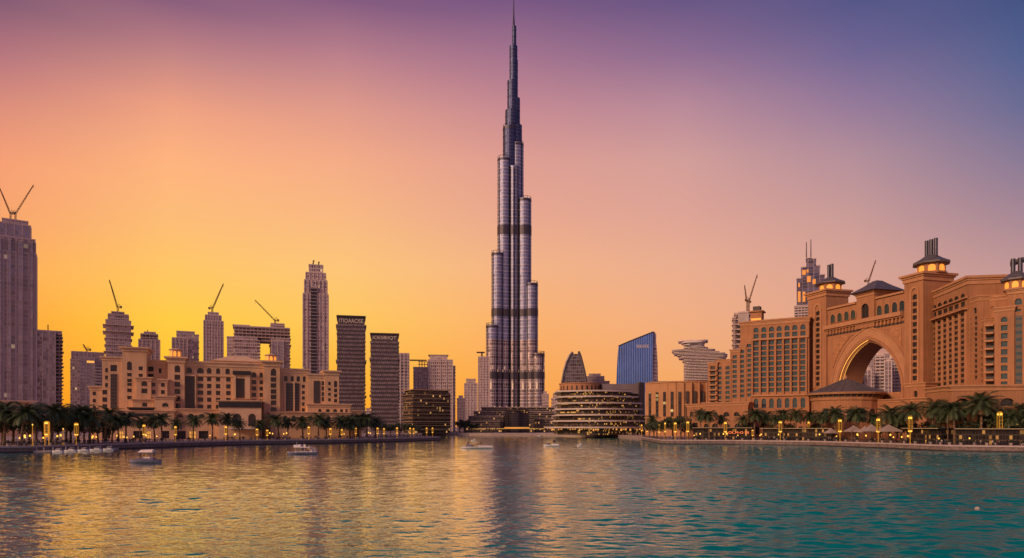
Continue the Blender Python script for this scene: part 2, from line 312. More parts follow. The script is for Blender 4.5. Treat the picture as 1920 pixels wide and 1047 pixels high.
# ------------------------------------------------------------------ facades with punched windows
def unit_window(frame,glass,mull=1,trans=1,fw=0.08,arch=False):
    b=MB(); b.face([(0,0,0),(1,0,0),(1,0,1),(0,0,1)],1)
    def bar(x0,x1,z0,z1): b.box(x0,x1,-0.12,-0.01,z0,z1,0)
    bar(0,fw,0,1);bar(1-fw,1,0,1);bar(fw,1-fw,0,fw*.8);bar(fw,1-fw,1-fw*.8,1)
    for i in range(mull): x=(i+1)/(mull+1); bar(x-.03,x+.03,fw*.8,1-fw*.8)
    for i in range(trans): z=(i+1)/(trans+1); bar(fw,1-fw,z-.03,z+.03) if mull==0 else [bar(fw if k==0 else k/(mull+1)+.03,(k+1)/(mull+1)-.03 if k<mull else 1-fw,z-.03,z+.03) for k in range(mull+1)]
    return b
WU={'dark':(unit_window(0,0,1,1),[FRAMED,GLASSD]),'teal':(unit_window(0,0,1,1),[FRAMED,GLASST]),
 'recess':(unit_window(0,0,1,0,0.05),[FRAMED,GLASSB]),'strip':(unit_window(0,0,2,9,0.05),[FRAMED,GLASSD]),
 'tealstrip':(unit_window(0,0,1,9,0.05),[FRAMED,GLASST]),'glow':(unit_window(0,0,0,0,0.05),[FRAMED,GLOW]),
 'shop':(unit_window(0,0,2,1,0.05),[FRAMED,GLASSB]),'lit':(unit_window(0,0,2,1,0.06),[FRAMED,GLOWS])}
WMESH={k:v[0].mesh('window_'+k,v[1]) for k,v in WU.items()}
class Bld:
    def __init__(s,name,label,cat,p0,d0,p1,d1,group=None,z0=GZ):
        P0=W(p0,YH,d0);P1=W(p1,YH,d1); s.P0=Vector((P0.x,P0.y)); u=(Vector((P1.x,P1.y))-s.P0).normalized(); s.u=u; s.nin=Vector((-u.y,u.x)); s.z0=z0
        s.root=thing(name,label,cat,(P0.x,P0.y,z0),math.atan2(u.y,u.x),group); s.wins=[]
    def uv(s,px,py,off=0.0):
        r=Vector(((px-CX)/FOC,1)); t=(s.P0.dot(s.nin)-off)/r.dot(s.nin); p=r*t-s.P0
        return p.dot(s.u),CAMZ+(YH-py)/FOC*t-s.z0
    def local(s,px,d):   # local x,y of a point at pixel column px and depth d
        p=Vector(((px-CX)/FOC*d,d))-s.P0; return p.dot(s.u),p.dot(s.nin)
    def win(s,u0,u1,v0,v1,y,kind='dark'): s.wins.append((u0,u1,v0,v1,y,kind))
    def holes(s,cols,rows,pxr,off,arch=(),skip=()):
        H=[]
        for i,(c,w) in enumerate(cols):
            ua=s.uv(c-w/2,YH,off)[0]; ub=s.uv(c+w/2,YH,off)[0]
            for j,(ya,yb) in enumerate(rows):
                if (i,j) in skip: continue
                H.append((ua,ub,s.uv(pxr,yb,off)[1],s.uv(pxr,ya,off)[1],j in arch))
        return H
    def block(s,part,px0,px1,ytop,off,depth,mats=(SAND,SANDT),H=(),ybot=None,rev=0.7,kind='dark',cornice=0.9,cp=0.5,pxr=None,u=None,parent=None,topz=None):
        u0,u1=(s.uv(px0,YH,off)[0],s.uv(px1,YH,off)[0]) if u is None else u
        v1=s.uv(px0 if pxr is None else pxr,ytop,off)[1] if topz is None else topz
        v0=0.0 if ybot is None else s.uv(px0,ybot,off)[1]
        b=MB(); y=-off; H=[h for h in H if h[0]>u0+.05 and h[1]<u1-.05 and h[2]>=v0 and h[3]<v1]
        us=sorted({u0,u1,*[h[0] for h in H],*[h[1] for h in H]}); vs=sorted({v0,v1,*[h[2] for h in H],*[h[3] for h in H]})
        for a,c in zip(us,us[1:]):
            run=None
            for d,e in zip(vs,vs[1:]):
                um,vm=(a+c)/2,(d+e)/2
                if any(h[0]<um<h[1] and h[2]<vm<h[3] for h in H):
                    if run: b.face([(a,y,run[0]),(c,y,run[0]),(c,y,run[1]),(a,y,run[1])]); run=None
                else: run=(run[0],e) if run else (d,e)
            if run: b.face([(a,y,run[0]),(c,y,run[0]),(c,y,run[1]),(a,y,run[1])])
        for a,c,d,e,ar in H:
            r=y+rev
            b.face([(a,y,d),(a,y,e),(a,r,e),(a,r,d)]);b.face([(c,y,d),(c,r,d),(c,r,e),(c,y,e)]);b.face([(a,y,d),(a,r,d),(c,r,d),(c,y,d)]);b.face([(a,y,e),(c,y,e),(c,r,e),(a,r,e)])
            # sill
            b.box(a-.15,c+.15,y-.14,y+.25,d-.22,d+.02,1)
            if ar:
                hw=(c-a)/2; h=min(hw*1.15,(e-d)*.6); n=6; mid=(a+c)/2
                prev=[(a,e-h)]
                for k in range(1,n+1):
                    t=k/n*math.pi/2; prev.append((mid-hw*math.cos(t),e-h+h*math.sin(t)))
                for k in range(n):
                    for sg in (1,-1):
                        q=[(a,e),prev[k],prev[k+1]]; q=[((2*mid-x) if sg<0 else x,y+.03,z) for x,z in q]; b.face(q)
            s.win(a,c,d,e,y+rev-.02,kind)
        yb=y+depth
        b.face([(u0,y,v0),(u0,y,v1),(u0,yb,v1),(u0,yb,v0)]);b.face([(u1,y,v0),(u1,yb,v0),(u1,yb,v1),(u1,y,v1)])
        b.face([(u0,y,v1),(u1,y,v1),(u1,yb,v1),(u0,yb,v1)]);b.face([(u0,yb,v0),(u0,yb,v1),(u1,yb,v1),(u1,yb,v0)])
        o=b.build(part,list(mats),parent or s.root)
        if cornice:
            c=MB(); c.box(u0-cp,u1+cp,y-cp,yb+cp,v1-.02,v1+cornice*.45); c.box(u0-cp*1.7,u1+cp*1.7,y-cp*1.7,yb+cp*1.7,v1+cornice*.45,v1+cornice); c.box(u0-cp*.5,u1+cp*.5,y-cp*.5,yb+cp*.5,v1-cornice,v1-.02)
            c.build('cornice',mats[1],o)
        return o
    def slab(s,part,px0,px1,ya,yb,off,proud,m,pxr=None,parent=None):
        u0=s.uv(px0,YH,off)[0];u1=s.uv(px1,YH,off)[0];pr=px0 if pxr is None else pxr
        b=MB(); b.box(u0,u1,-off-proud,-off+.3,s.uv(pr,yb,off)[1],s.uv(pr,ya,off)[1]); return b.build(part,m,parent or s.root)
    def finish(s,cap=98):
        ws=sorted(s.wins,key=lambda w:-(w[1]-w[0])*(w[3]-w[2])); 
        for u0,u1,v0,v1,y,k in ws[:cap]:
            o=link('window',WMESH[k],s.root,(u0,y,v0)); o.scale=(u1-u0,1,v1-v0)
        rest=ws[cap:]
        if rest:
            b=MB(); mats=[];idx={}
            for u0,u1,v0,v1,y,k in rest:
                if k not in idx: idx[k]=len(mats); mats+=WU[k][1]
                b.add(WU[k][0],Matrix.Translation((u0,y,v0))@Matrix.Diagonal((u1-u0,1,v1-v0,1)),idx[k])
            tag(b.build('small_windows',mats,s.root),kind='stuff')
def octo(s,part,x,y,z,r,h,mat_wall,parent,n=8,eave=1.35,roofh=None,glow=True,pipes=0,roofm=None,pr=0.5,ph=6):
    """lantern pavilion: octagonal drum with lit arches, spreading roof and pipes"""
    b=MB(); rt=math.pi/8; b.lathe([(r*1.08,z),(r*1.08,z+h*.12),(r,z+h*.12),(r,z+h)],n,(x,y),0,rt)
    o=b.build(part,mat_wall,parent)
    rc=r*math.cos(math.pi/n)
    if glow:
        for k in range(n):
            a=2*math.pi*k/n+math.pi/n+rt; w=r*math.sin(math.pi/n)*.62; g=MB(); pts=[]
            c,sn=math.cos(a),math.sin(a)
            prof=[(-w,h*.18),(w,h*.18),(w,h*.58)]+[(w*math.cos(t),h*.58+h*.25*math.sin(t)) for t in (0.5,1.0,1.57,2.1,2.64)]+[(-w,h*.58)]
            f=[(x+(rc+.06)*c-q*sn,y+(rc+.06)*sn+q*c,z+v) for q,v in prof]; fb=[(x+(rc-.2)*c-q*sn,y+(rc-.2)*sn+q*c,z+v) for q,v in prof]
            g.face(f); 
            for i in range(len(f)): j=(i+1)%len(f); g.face([f[j],f[i],fb[i],fb[j]])
            g.build('lit_arch',GLOW,o)
    rh=roofh or r*.8; e=MB(); e.lathe([(r*eave,z+h),(r*eave,z+h+rh*.18),(r*.8,z+h+rh*.55),(r*.34,z+h+rh)],n,(x,y),0,rt)
    ro=e.build('lantern_roof',roofm or ROOFG,o)
    for k in range(pipes):
        p=MB(); ox=(k-(pipes-1)/2)*pr*2.9; p.tube((x+ox,y,z+h+rh*.8),(x+ox,y,z+h+rh+ph),pr,pr,10); p.build('roof_pipe',PIPE,ro)
    return o
# ------------------------------------------------------------------ left hotel
def zA(x): return 150+x/4.363
def yA(y): return 620+y/4.363
def zB(x): return 400+x/4.363
def rowsA(*c,h=30): return [(yA(q-h/2),yA(q+h/2)) for q in c]
h=Bld('hotel','wide sandstone hotel with stepped wings and two small lit lanterns behind the left promenade palms','hotel',172,315,637,355)
def C(*cs,f=zA): return [(f(x),w/4.363) for x,w in cs]
H=h.holes(C((117,27)),rowsA(515,575,632),zA(117),0)
h.block('wing_end',zA(80),zA(192),yA(470),0,16,H=H+h.holes(C((203,0)),[],zA(203),0))
H=h.holes(C((217,23)),rowsA(325,385,447,h=34),zA(217),1.2)+h.holes(C((340,26)),rowsA(310,375,435,497,557,615,h=34),zA(340),1.2)+h.holes(C((276,54)),[(yA(282),yA(335))],zA(276),1.2)
H+=h.holes(C((276,52)),[(yA(355),yA(640))],zA(276),1.2)+h.holes(C((203,40)),rowsA(505,565,622,h=38),zA(203),1.2)
h.block('wing',zA(180),zA(345),yA(228),1.2,18,H=[q for q in H if q[3]-q[2]<10])
for q in [q for q in H if q[3]-q[2]>=10]: h.win(q[0],q[1],q[2],q[3],-1.3,'strip')
H=h.holes(C((405,40)),[(yA(254),yA(325))],zA(405),2.5,arch=(0,))+h.holes(C((405,38)),rowsA(362,410,440,490,550,h=30),zA(405),2.5)+h.holes(C((497,34)),rowsA(310,370,h=32),zA(497),2.5)
t=h.block('round_tower',zA(345),zA(543),yA(150),2.5,16,H=H,cornice=1.0,cp=0.8)
H=h.holes(C((577,50)),rowsA(315,375,h=40),zA(577),-3)+h.holes(C((655,24)),rowsA(330,h=40),zA(655),-3)
h.block('recessed_wall',zA(540),zA(722),yA(255),-3,16,H=H,kind='recess')
H=h.holes(C((527,50)),[(yA(415),yA(455)),(yA(475),yA(515))],zA(527),5,arch=(0,)); h.block('projecting_wing',zA(460),zA(582),yA(395),5,14,H=H)
H=h.holes(C((602,30),(678,32)),[(yA(425),yA(460)),(yA(486),yA(520))],zA(602),4,arch=(0,)); h.block('projecting_wing',zA(580),zA(714),yA(410),4,12,H=H)
H=h.holes(C((530,40),(600,28)),rowsA(608,h=34),zA(530),8); h.block('terrace_block',zA(430),zA(614),yA(570),8,10,H=H,cornice=.6)
H=h.holes(C((698,52)),[(yA(592),yA(625)),(yA(664),yA(712))],zA(698),10,arch=(0,1)); h.block('terrace_block',zA(608),zA(770),yA(548),10,12,H=H,cornice=.8)
H=h.holes(C((797,46)),[(yA(285),yA(342))],zA(797),2.0,arch=(0,))+h.holes(C((797,48)),rowsA(383,441,500,557,617,h=42),zA(797),2.0)
tw=h.block('stair_tower',zA(718),zA(855),yA(236),2.0,14,H=H,cornice=1.4,cp=.9)
def lantern_on(b,px0,px1,yb,yt,yroof,off,back,pipes=0,**k):
    u0,zb=b.uv((px0+px1)/2,yb,off-back); zt=b.uv((px0+px1)/2,yt,off-back)[1]; zr=b.uv((px0+px1)/2,yroof,off-back)[1]
    d=(CAMZ-GZ-zb)/(yb-YH)*FOC; r=(px1-px0)/2*d/FOC*1.03
    return octo(b,'lantern',u0,-off+back,zb-.3,r,zt-zb+.3,k.pop('wall',SAND),b.root,roofh=max(.8,(zr-zt)),pipes=pipes,**k)
lantern_on(h,zA(738),zA(822),yA(222),yA(160),yA(146),2.0,5,eave=1.22,roofm=SANDT)
H=h.holes(C((893,46),(985,56),(1057,38),(1130,33),(1208,36)),[(yA(305),yA(352))],zA(985),0,arch=(0,))+h.holes(C((985,48),(1057,36),(1130,36),(1214,38)),rowsA(398,455,510,567,625,h=36),zA(1057),0)
H+=h.holes(C((332,40),(392,28),f=zB),[(yA(342),yA(385))],zB(340),0,arch=(0,))+h.holes(C((332,37),(392,28),f=zB),rowsA(423,475,527,580,h=34),zB(340),0)
m1=h.block('main_wing',zA(855),zB(415),yA(268),0,20,H=H,cornice=1.2)
q=h.holes(C((901,78)),[(yA(375),yA(640))],zA(901),0)[0]; h.win(q[0],q[1],q[2],q[3],-.12,'strip')
h.slab('bay_surround',zA(853),zA(861),yA(362),yA(642),0,.9,SANDT);h.slab('bay_surround',zA(941),zA(949),yA(362),yA(642),0,.9,SANDT);h.slab('bay_surround',zA(861),zA(941),yA(362),yA(373),0,.95,SANDT)
h.slab('string_course',zA(955),zB(160),yA(366),yA(372),0,.5,SANDT)
h.slab('portal_canopy',zB(160),zB(305),yA(332),yA(362),0,2.4,DARKST)
h.slab('portal_jamb',zB(162),zB(184),yA(362),yA(560),0,1.6,SANDT);h.slab('portal_jamb',zB(258),zB(300),yA(362),yA(560),0,1.6,SANDT);h.slab('portal_head',zB(184),zB(258),yA(362),yA(392),0,1.2,SANDT)
q=h.holes(C((221,72),f=zB),[(yA(394),yA(550))],zB(221),0)[0]; h.win(q[0],q[1],q[2],q[3],-.12,'strip')
# roof pavilion behind main wing
u0,z1=h.uv(zA(1085),yA(255),-8);u1,z2=h.uv(zB(400),yA(255),-8)
rp=MB(); xm=(u0+u1)/2; hw=(u1-u0)/2; yy=14
rp.prism([(xm-hw,8),(xm+hw,8),(xm+hw,20),(xm-hw,20)],z1-4,z1+.6); rp.build('roof_pavilion',SAND,h.root)
rp=MB(); b0=[(xm-hw-.8,7.2),(xm+hw+.8,7.2),(xm+hw+.8,20.8),(xm-hw-.8,20.8)]; b1=[(xm-4,12.5),(xm+4,12.5),(xm+4,15.5),(xm-4,15.5)]
zz0,zz1=z1+.6,z1+3.6
for i in range(4):
    j=(i+1)%4; rp.face([(*b0[i],zz0),(*b0[j],zz0),(*b1[j],zz1),(*b1[i],zz1)])
rp.face([(*p,zz1) for p in b1]); rp.face([(*p,zz0) for p in b0[::-1]]); rp.build('hipped_roof',SANDT,h.root)
H=h.holes([(zB(193),17.2),(zB(317),14.2)],[(yA(680),yA(785))],zB(193),14,arch=(0,))
po=h.block('entrance_porch',zB(42),zB(393),yA(580),14,13,mats=(SANDT,SANDT),H=H,cornice=.7,rev=1.2)
h.slab('porch_band',zB(44),zB(391),yA(584),yA(628),14,.4,DARKST)
H=h.holes(C((493,46),f=zB),[(yA(312),yA(372))],zB(493),2.2,arch=(0,))+h.holes(C((493,48),f=zB),rowsA(402,451,500,545,592,648,704,752,h=38),zB(493),2.2)
h.block('stair_tower',zB(412),zB(545),yA(268),2.2,14,H=H,cornice=1.4,cp=.9)
lantern_on(h,zB(428),zB(516),yA(255),yA(205),yA(192),2.2,5,eave=1.22,roofm=SANDT)
H=h.holes(C((550,20),f=zB),rowsA(386,443,492,545,592,643,h=32),zB(550),0)+h.holes(C((592,30),(645,26),(695,28),(744,24),f=zB),[(yA(372),yA(418))],zB(650),0,arch=(0,))
H+=h.holes(C((737,25),f=zB),rowsA(458,508,553,602,650,h=28),zB(737),0)
h.block('east_wing',zB(545),zB(778),yA(326),0,16,H=H,cornice=1.1)
for x,w in ((624,62),(684,38)):
    q=h.holes(C((x,w),f=zB),[(yA(432),yA(658))],zB(x),0)[0]; h.win(q[0],q[1],q[2],q[3],-.12,'strip')
h.slab('bay_surround',zB(580),zB(592),yA(415),yA(660),0,.9,SANDT);h.slab('bay_surround',zB(655),zB(665),yA(420),yA(660),0,.9,SANDT)
H=h.holes(C((787,28),f=zB),rowsA(418,462,512,555,h=30),zB(787),0.8)+h.holes(C((897,20),f=zB),rowsA(432,475,520,562,h=34),zB(897),0.8)
h.block('east_wing',zB(774),zB(915),yA(370),0.8,16,H=H,cornice=1.0)
q=h.holes(C((846,52),f=zB),[(yA(412),yA(595))],zB(846),0.8)[0]; h.win(q[0],q[1],q[2],q[3],-.92,'strip')
H=h.holes(C((951,24),f=zB),[(yA(418),yA(447))],zB(951),1.6,arch=(0,))+h.holes(C((951,24),f=zB),rowsA(482,522,567,h=24),zB(951),1.6)+h.holes(C((1001,28),f=zB),[(yA(412),yA(465))],zB(1001),1.6,arch=(0,))+h.holes(C((1001,28),f=zB),rowsA(492,533,575,h=30),zB(1001),1.6)
h.block('end_tower',zB(912),zB(1028),yA(345),1.6,14,H=H,cornice=1.2,cp=.7)
H=h.holes(C((872,28),(938,32),(997,32),(1050,26),(1090,20),f=zB),[(yA(642),yA(668))],zB(940),8,arch=(0,))
h.block('low_pavilion',zB(770),zB(1120),yA(612),8,12,H=H,cornice=.8)
H=h.holes(C((1140,40),(1182,34),f=zB),rowsA(720,h=38),zB(1160),7); h.block('low_pavilion',zB(1116),zB(1213),yA(660),7,10,H=H,cornice=.6)
# podium with arched windows and shopfronts
SHOP=[(yA(822),yA(886))]
H=h.holes(C((588,40),(657,40),(728,40),(795,34),(940,36),f=zB),[(yA(698),yA(734))],zB(728),11,arch=(0,))+h.holes(C((492,42),f=zB),rowsA(704,h=40),zB(492),11)
S2=h.holes(C((565,44),(655,66),(742,60),(830,50),(925,58),(1010,26),(1062,30),(1115,30),f=zB),SHOP,zB(700),11)
o=h.block('podium',zB(470),zB(1120),yA(676),11,12,H=H+S2,cornice=.7)
H=h.holes(C((245,24),(290,24),(345,24)),[(yA(682),yA(712))],zA(290),12,arch=(0,))+h.holes(C((690,54)),[(yA(666),yA(712))],zA(690),12,arch=(0,))
S2=h.holes(C((215,70),(330,50),(475,80),(560,40),(700,62)),SHOP,zA(400),12)
h.block('podium',zA(130),zA(770),yA(662),12,14,H=H+S2,cornice=.7)
h.slab('veranda',zA(398),zA(606),yA(640),yA(702),12,.25,GLASSB);h.slab('veranda_roof',zA(388),zA(616),yA(628),yA(640),12,1.6,DARKST)
H=h.holes(C((816,54),(907,54),(997,50),(1075,44)),[(yA(682),yA(715))],zA(907),10,arch=(0,)); S2=h.holes(C((830,70),(920,60),(1010,78),(1135,70)),SHOP,zA(907),10)
h.block('podium',zA(770),zB(44),yA(650),10,12,H=H+S2,cornice=.7)
h.wins=[(a,b,c,d,y,('lit' if (rnd.random()<.32 and c<1.5) else 'shop') if c<3.2 and k=='dark' and d<9 else k) for a,b,c,d,y,k in h.wins]
aw=MB(); ua,za=h.uv(zB(128),yA(800),15);ub,_=h.uv(zB(400),yA(800),15); aw.box(ua,ub,-19,-14.05,za-.35,za); aw.build('awning',WHITE,h.root)
h.finish()
# ------------------------------------------------------------------ right hotel: stepped wing
def z1x(x): return 1260+x/2.4917
def z1y(y): return 440+y/2.4917
w=Bld('hotel_wing','terracotta hotel wing with tall window columns, stepping down to the left beside the arched gateway','hotel',1408.5,349,1516,335)
cx=[393,429,465,501,538,574,612]; cc=[(z1x(x),9.4) for x in cx]
H=w.holes(cc,[(615.5,624.8),(627.8,636)],1408.5,0,arch=(0,))
rows=[(641.2+9.75*k,648.6+9.75*k) for k in range(10)]
H+=w.holes(cc,rows,1412,0)+w.holes([(c,8.4) for c,_ in cc],[(748,766)],1412,0,arch=(0,))
w.block('wing',1408.5,1517,606.5,0,18,(TERRA,TERRAT),H,kind='teal',cornice=1.3)
w.slab('string_course',1408.5,1517,636.4,639.6,0,1.0,TERRAT);w.slab('string_course',1408.5,1517,741,744,0,.8,TERRAT)
for i in range(8):
    x=z1x(376+i*36.0); w.slab('pilaster',x-1.6,x+1.6,640,741,0,.8,TERRA,pxr=1412)
for (a,b2,yt,off,c0,y0,n) in ((1327.5,1345,682,2.2,None,0,0),(1344,1370.5,677,1.2,(222,260),688,8),(1369,1388,658.5,.9,(293,),667,9),(1386.5,1399,648.5,.6,(328,),657,10),(1398,1409.5,637.5,.3,(362,),646,11)):
    H=[]
    if c0: H=w.holes([(z1x(x),7.8) for x in c0],[(y0+9.2*k,y0+9.2*k+6.2) for k in range(n)],a,off)
    else: H=w.holes([(1336.5,9)],[(687+9.2*k,687+9.2*k+6.6) for k in range(8)],1336,off)
    w.block('stepped_wing',a,b2,yt,off,15,(TERRA,TERRAT),H,kind='recess' if not c0 else 'teal',cornice=.7,cp=.3)
w.block('rear_block',1388,1412,608,-4,14,(TERRA,TERRAT),cornice=1.0)
for k in range(8): w.slab('balcony',1329,1344,694+9.2*k,696+9.2*k,2.2,1.1,TERRAT)
u0,zb=w.uv(1407,606,-3);u1,zt=w.uv(1428,590,-3)
b=MB(); b.box(u0,u1,3,9,zb,zt+1.5); b.box(u0-.8,u1+.8,2.2,9.8,zt+1.5,zt+2.2); o=b.build('roof_turret',TERRA,w.root)
b=MB(); b.box(u0+.3,u1-.3,2.94,8,zb+.4,zb+2.2); b.build('lit_band',GLOW,o)
b=MB(); b.box(u0+1,u1-1,4,8,zt+2.2,zt+4.6); b.build('roof_plant',CONCD,o)
# low curved pavilion in front
H=w.holes([(1341.5,9),(1362,11),(1381,10)],[(773,781)],1362,20,arch=(0,))+w.holes([(1324,8),(1341,12),(1362,13),(1383,11)],[(794.5,803)],1362,20,arch=(0,))
w.block('low_pavilion',1318.5,1402.5,758.5,20,12,(TERRA,TERRAT),H,cornice=.9)
H=w.holes([(1296.5,5)],[(772,782)],1296,16,arch=(0,))+w.holes([(1304,8)],[(793,803)],1304,16); w.block('low_pavilion',1288,1320,761,16,10,(TERRA,TERRAT),H,cornice=.9)
H=w.holes([(1420+13.6*k,7) for k in range(7)],[(800,815)],1420,8); w.block('podium',1402,1520,786,8,8,(TERRA,TERRAT),H,kind='recess',cornice=.5)
w.finish()
# ------------------------------------------------------------------ gateway
def g2x(x): return 1480+x/2.4932
def g2y(y): return 440+y/2.4932
G=Bld('gateway_building','monumental terracotta gateway with tall pointed arch between two lantern towers','gateway',1550,330,1697,286)
def strip_tower(px0,px1,ytop,off,depth,c,w_,y0,y1,n):
    rows=[]; st=(y1-y0)/n
    H=G.holes([(c,w_)],[(y0,y0+st*.8)],c,off,arch=(0,))+G.holes([(c,w_)],[(y0+st*(k+.12),y0+st*(k+.82)) for k in range(1,n)],c,off)
    o=G.block('gate_tower',px0,px1,ytop,off,depth,(TERRA,TERRAT),H,kind='recess',cornice=1.6,cp=.9,rev=.4)
    for a,b in ((c-w_*.85,c-w_*.55),(c+w_*.55,c+w_*.85)):
        G.slab('window_surround',a,b,y0-2,y1+2,off,.5,TERRAT,pxr=c,parent=o)
    u0,_=G.uv(c-w_*.85,y0,off);u1,_=G.uv(c+w_*.85,y0,off);zt=G.uv(c,y0-2,off)[1]; b=MB(); n2=10; um=(u0+u1)/2;r=(u1-u0)/2
    for k in range(n2):
        t0,t1=math.pi*k/n2,math.pi*(k+1)/n2
        q=[(um-r*math.cos(t0),zt+r*1.3*math.sin(t0)),(um-r*math.cos(t1),zt+r*1.3*math.sin(t1)),(um-r*.66*math.cos(t1),zt+r*.9*math.sin(t1)),(um-r*.66*math.cos(t0),zt+r*.9*math.sin(t0))]
        b.face([(x,-off-.5,z) for x,z in q]); b.face([(q[0][0],-off-.5,q[0][1]),(q[0][0],-off,q[0][1]),(q[1][0],-off,q[1][1]),(q[1][0],-off-.5,q[1][1])]); b.face([(q[3][0],-off-.5,q[3][1]),(q[2][0],-off-.5,q[2][1]),(q[2][0],-off,q[2][1]),(q[3][0],-off,q[3][1])])
    b.build('window_surround',TERRAT,o)
    lt=MB(); ul=G.uv(c+w_*.34,y0,off)[0]; ur=G.uv(c+w_*.49,y0,off)[0]; z0=G.uv(c,y1,off)[1];z1=G.uv(c,y0+4,off)[1]
    lt.box(ul,ur,-off+.1,-off+.5,z0,z1); lt.build('light_strip',LEDS,o)
    return o
strip_tower(1515.5,1549,557,1.0,13,1533.8,8.4,583.6,726,14)
strip_tower(1695.5,1731,526,1.0,15,1715.6,9.8,552,716,13)
# arch wall
off=0.0; T=13.0
uA,zs=G.uv(1573,717,off); uB,_=G.uv(1691.4,717,off); uM=(uA+uB)/2; zap=G.uv(1630,638.5,off)[1]
uL=G.uv(1549,YH,1.0)[0]-0.5; uR=G.uv(1697,YH,0)[0]+1.5; ztop=G.uv(1554,578.5,off)[1]
def parch(hw,zs,za,n=14):
    """right half of a pointed arch: (dx,z) from springing to apex"""
    k=(za-zs); out=[]
    Rr=(hw*hw+k*k)/(2*hw)   # circle centred on the springing line through spring and apex
    cx0=hw-Rr; ang=math.atan2(k,-cx0)
    for i in range(n+1):
        t=ang*i/n; out.append((cx0+Rr*math.cos(t),zs+Rr*math.sin(t)))
    return out
hw=(uB-uA)/2; ZS=zap-1.28*hw
half=parch(hw,ZS,zap); prof=[(uM+hw,0)]+[(uM+x,z) for x,z in half]+[(uM-x,z) for x,z in half[::-1][1:]]+[(uM-hw,0)]
wallb=MB()
for y in (0.0,T):
    wallb.face([(uL,y,0),(uM-hw,y,0),(uM-hw,y,ztop),(uL,y,ztop)]);wallb.face([(uM+hw,y,0),(uR,y,0),(uR,y,ztop),(uM+hw,y,ztop)])
    for (x0,za),(x1,zb) in zip(prof[1:-1],prof[2:-1]): wallb.face([(x1,y,zb),(x0,y,za),(x0,y,ztop),(x1,y,ztop)])
for (x0,za),(x1,zb) in zip(prof,prof[1:]): wallb.face([(x0,0,za),(x0,T,za),(x1,T,zb),(x1,0,zb)])
wallb.face([(uL,0,ztop),(uR,0,ztop),(uR,T,ztop),(uL,T,ztop)])
aw=wallb.build('arch_wall',[TERRA],G.root)
def archband(w0,w1,y,name,m,th=.5,halves=(1,-1),dz=0.0):
    b=MB()
    pin=parch(hw+w0,ZS,zap+w0*1.3); pou=parch(hw+w1,ZS,zap+w1*1.3)
    pin=[(hw+w0,0)]+pin; pou=[(hw+w1,0)]+pou
    for sg in halves:
        for i in range(len(pin)-1):
            a,bq,c,d=pin[i],pin[i+1],pou[i+1],pou[i]
            F=lambda q,yy:(uM+sg*q[0],yy,q[1])
            b.face([F(a,y-th),F(d,y-th),F(c,y-th),F(bq,y-th)]); b.face([F(d,y-th),F(d,y),F(c,y),F(c,y-th)]); b.face([F(a,y-th),F(bq,y-th),F(bq,y),F(a,y)])
    return b.build(name,m,aw)
archband(0.9,4.3,0,'archivolt',TERRAT,.45); archband(0.3,1.5,-.45,'archivolt',TERRA,.4); archband(4.3,4.9,0,'archivolt',TERRAT,.75)
archband(-.05,.22,-.1,'light_strip',LEDS,.25,(-1,))
archband(-.25,-.08,1.6,'light_strip',LEDS,.2,(-1,))
archband(-.5,-.1,T*.0+.9,'archivolt',TERRAT,.4)
# light line low on the right jamb
b=MB(); b.box(uM+hw-.12,uM+hw+.05,-.3,-.05,0,zs+6); b.build('light_strip',LEDS,aw)
# relief panels in the spandrels
zc=G.uv(1550,612.5,off)[1]
for sg in (1,-1):
    lim=(uR-uM-3.2) if sg>0 else (uM-uL-4.2); zt=zc-6.2; b=MB(); pts=[(uM+sg*lim,zt)]; P5=parch(hw+6.3,ZS,zap+6.3*1.3)
    arc=[(x,z) for x,z in P5 if x<lim and z<zt and x>1.5]
    poly=[(lim,zt)]+[(lim,max(ZS+6,arc[0][1]-2))]+arc+[(arc[-1][0]*.8,zt)]
    f=[(uM+sg*x,-.28,z) for x,z in poly]; f=f if sg<0 else f[::-1]; b.face(f)
    bk=[(x,0,z) for x,_,z in f]
    for i in range(len(f)): j=(i+1)%len(f); b.face([f[j],f[i],bk[i],bk[j]])
    b.build('carved_spandrel',RELIEF,aw)
# cornice, brackets
G.slab('cornice',1550,1696,612.5,619,0,2.2,TERRAT,pxr=1552);  G.slab('cornice',1550,1696,619,621.5,0,1.5,TERRA,pxr=1552)
uc0,zc0=G.uv(1552,621.5,0); uc1=G.uv(1695.5,YH,0)[0]; zc1=G.uv(1552,629,0)[1]
b=MB(); n=22
for k in range(n):
    x=uc0+(uc1-uc0)*(k+.5)/n; b.box(x-.35,x+.35,-1.3,0.1,zc1,zc0); b.box(x+.45,x+1.3,-.4,0.1,zc1+.4,zc0-.2)
b.build('bracket_frieze',RELIEF,G.root); 
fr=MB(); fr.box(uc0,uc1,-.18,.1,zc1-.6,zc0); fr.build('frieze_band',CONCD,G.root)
# attic storey
def attic(px0,px1,yt,off,depth,cols,y0,y1,pxr,kind='teal'):
    H=G.holes(cols,[(y0,y1)],pxr,off,arch=(0,)); return H
uv=lambda p,y:G.uv(p,y,0)
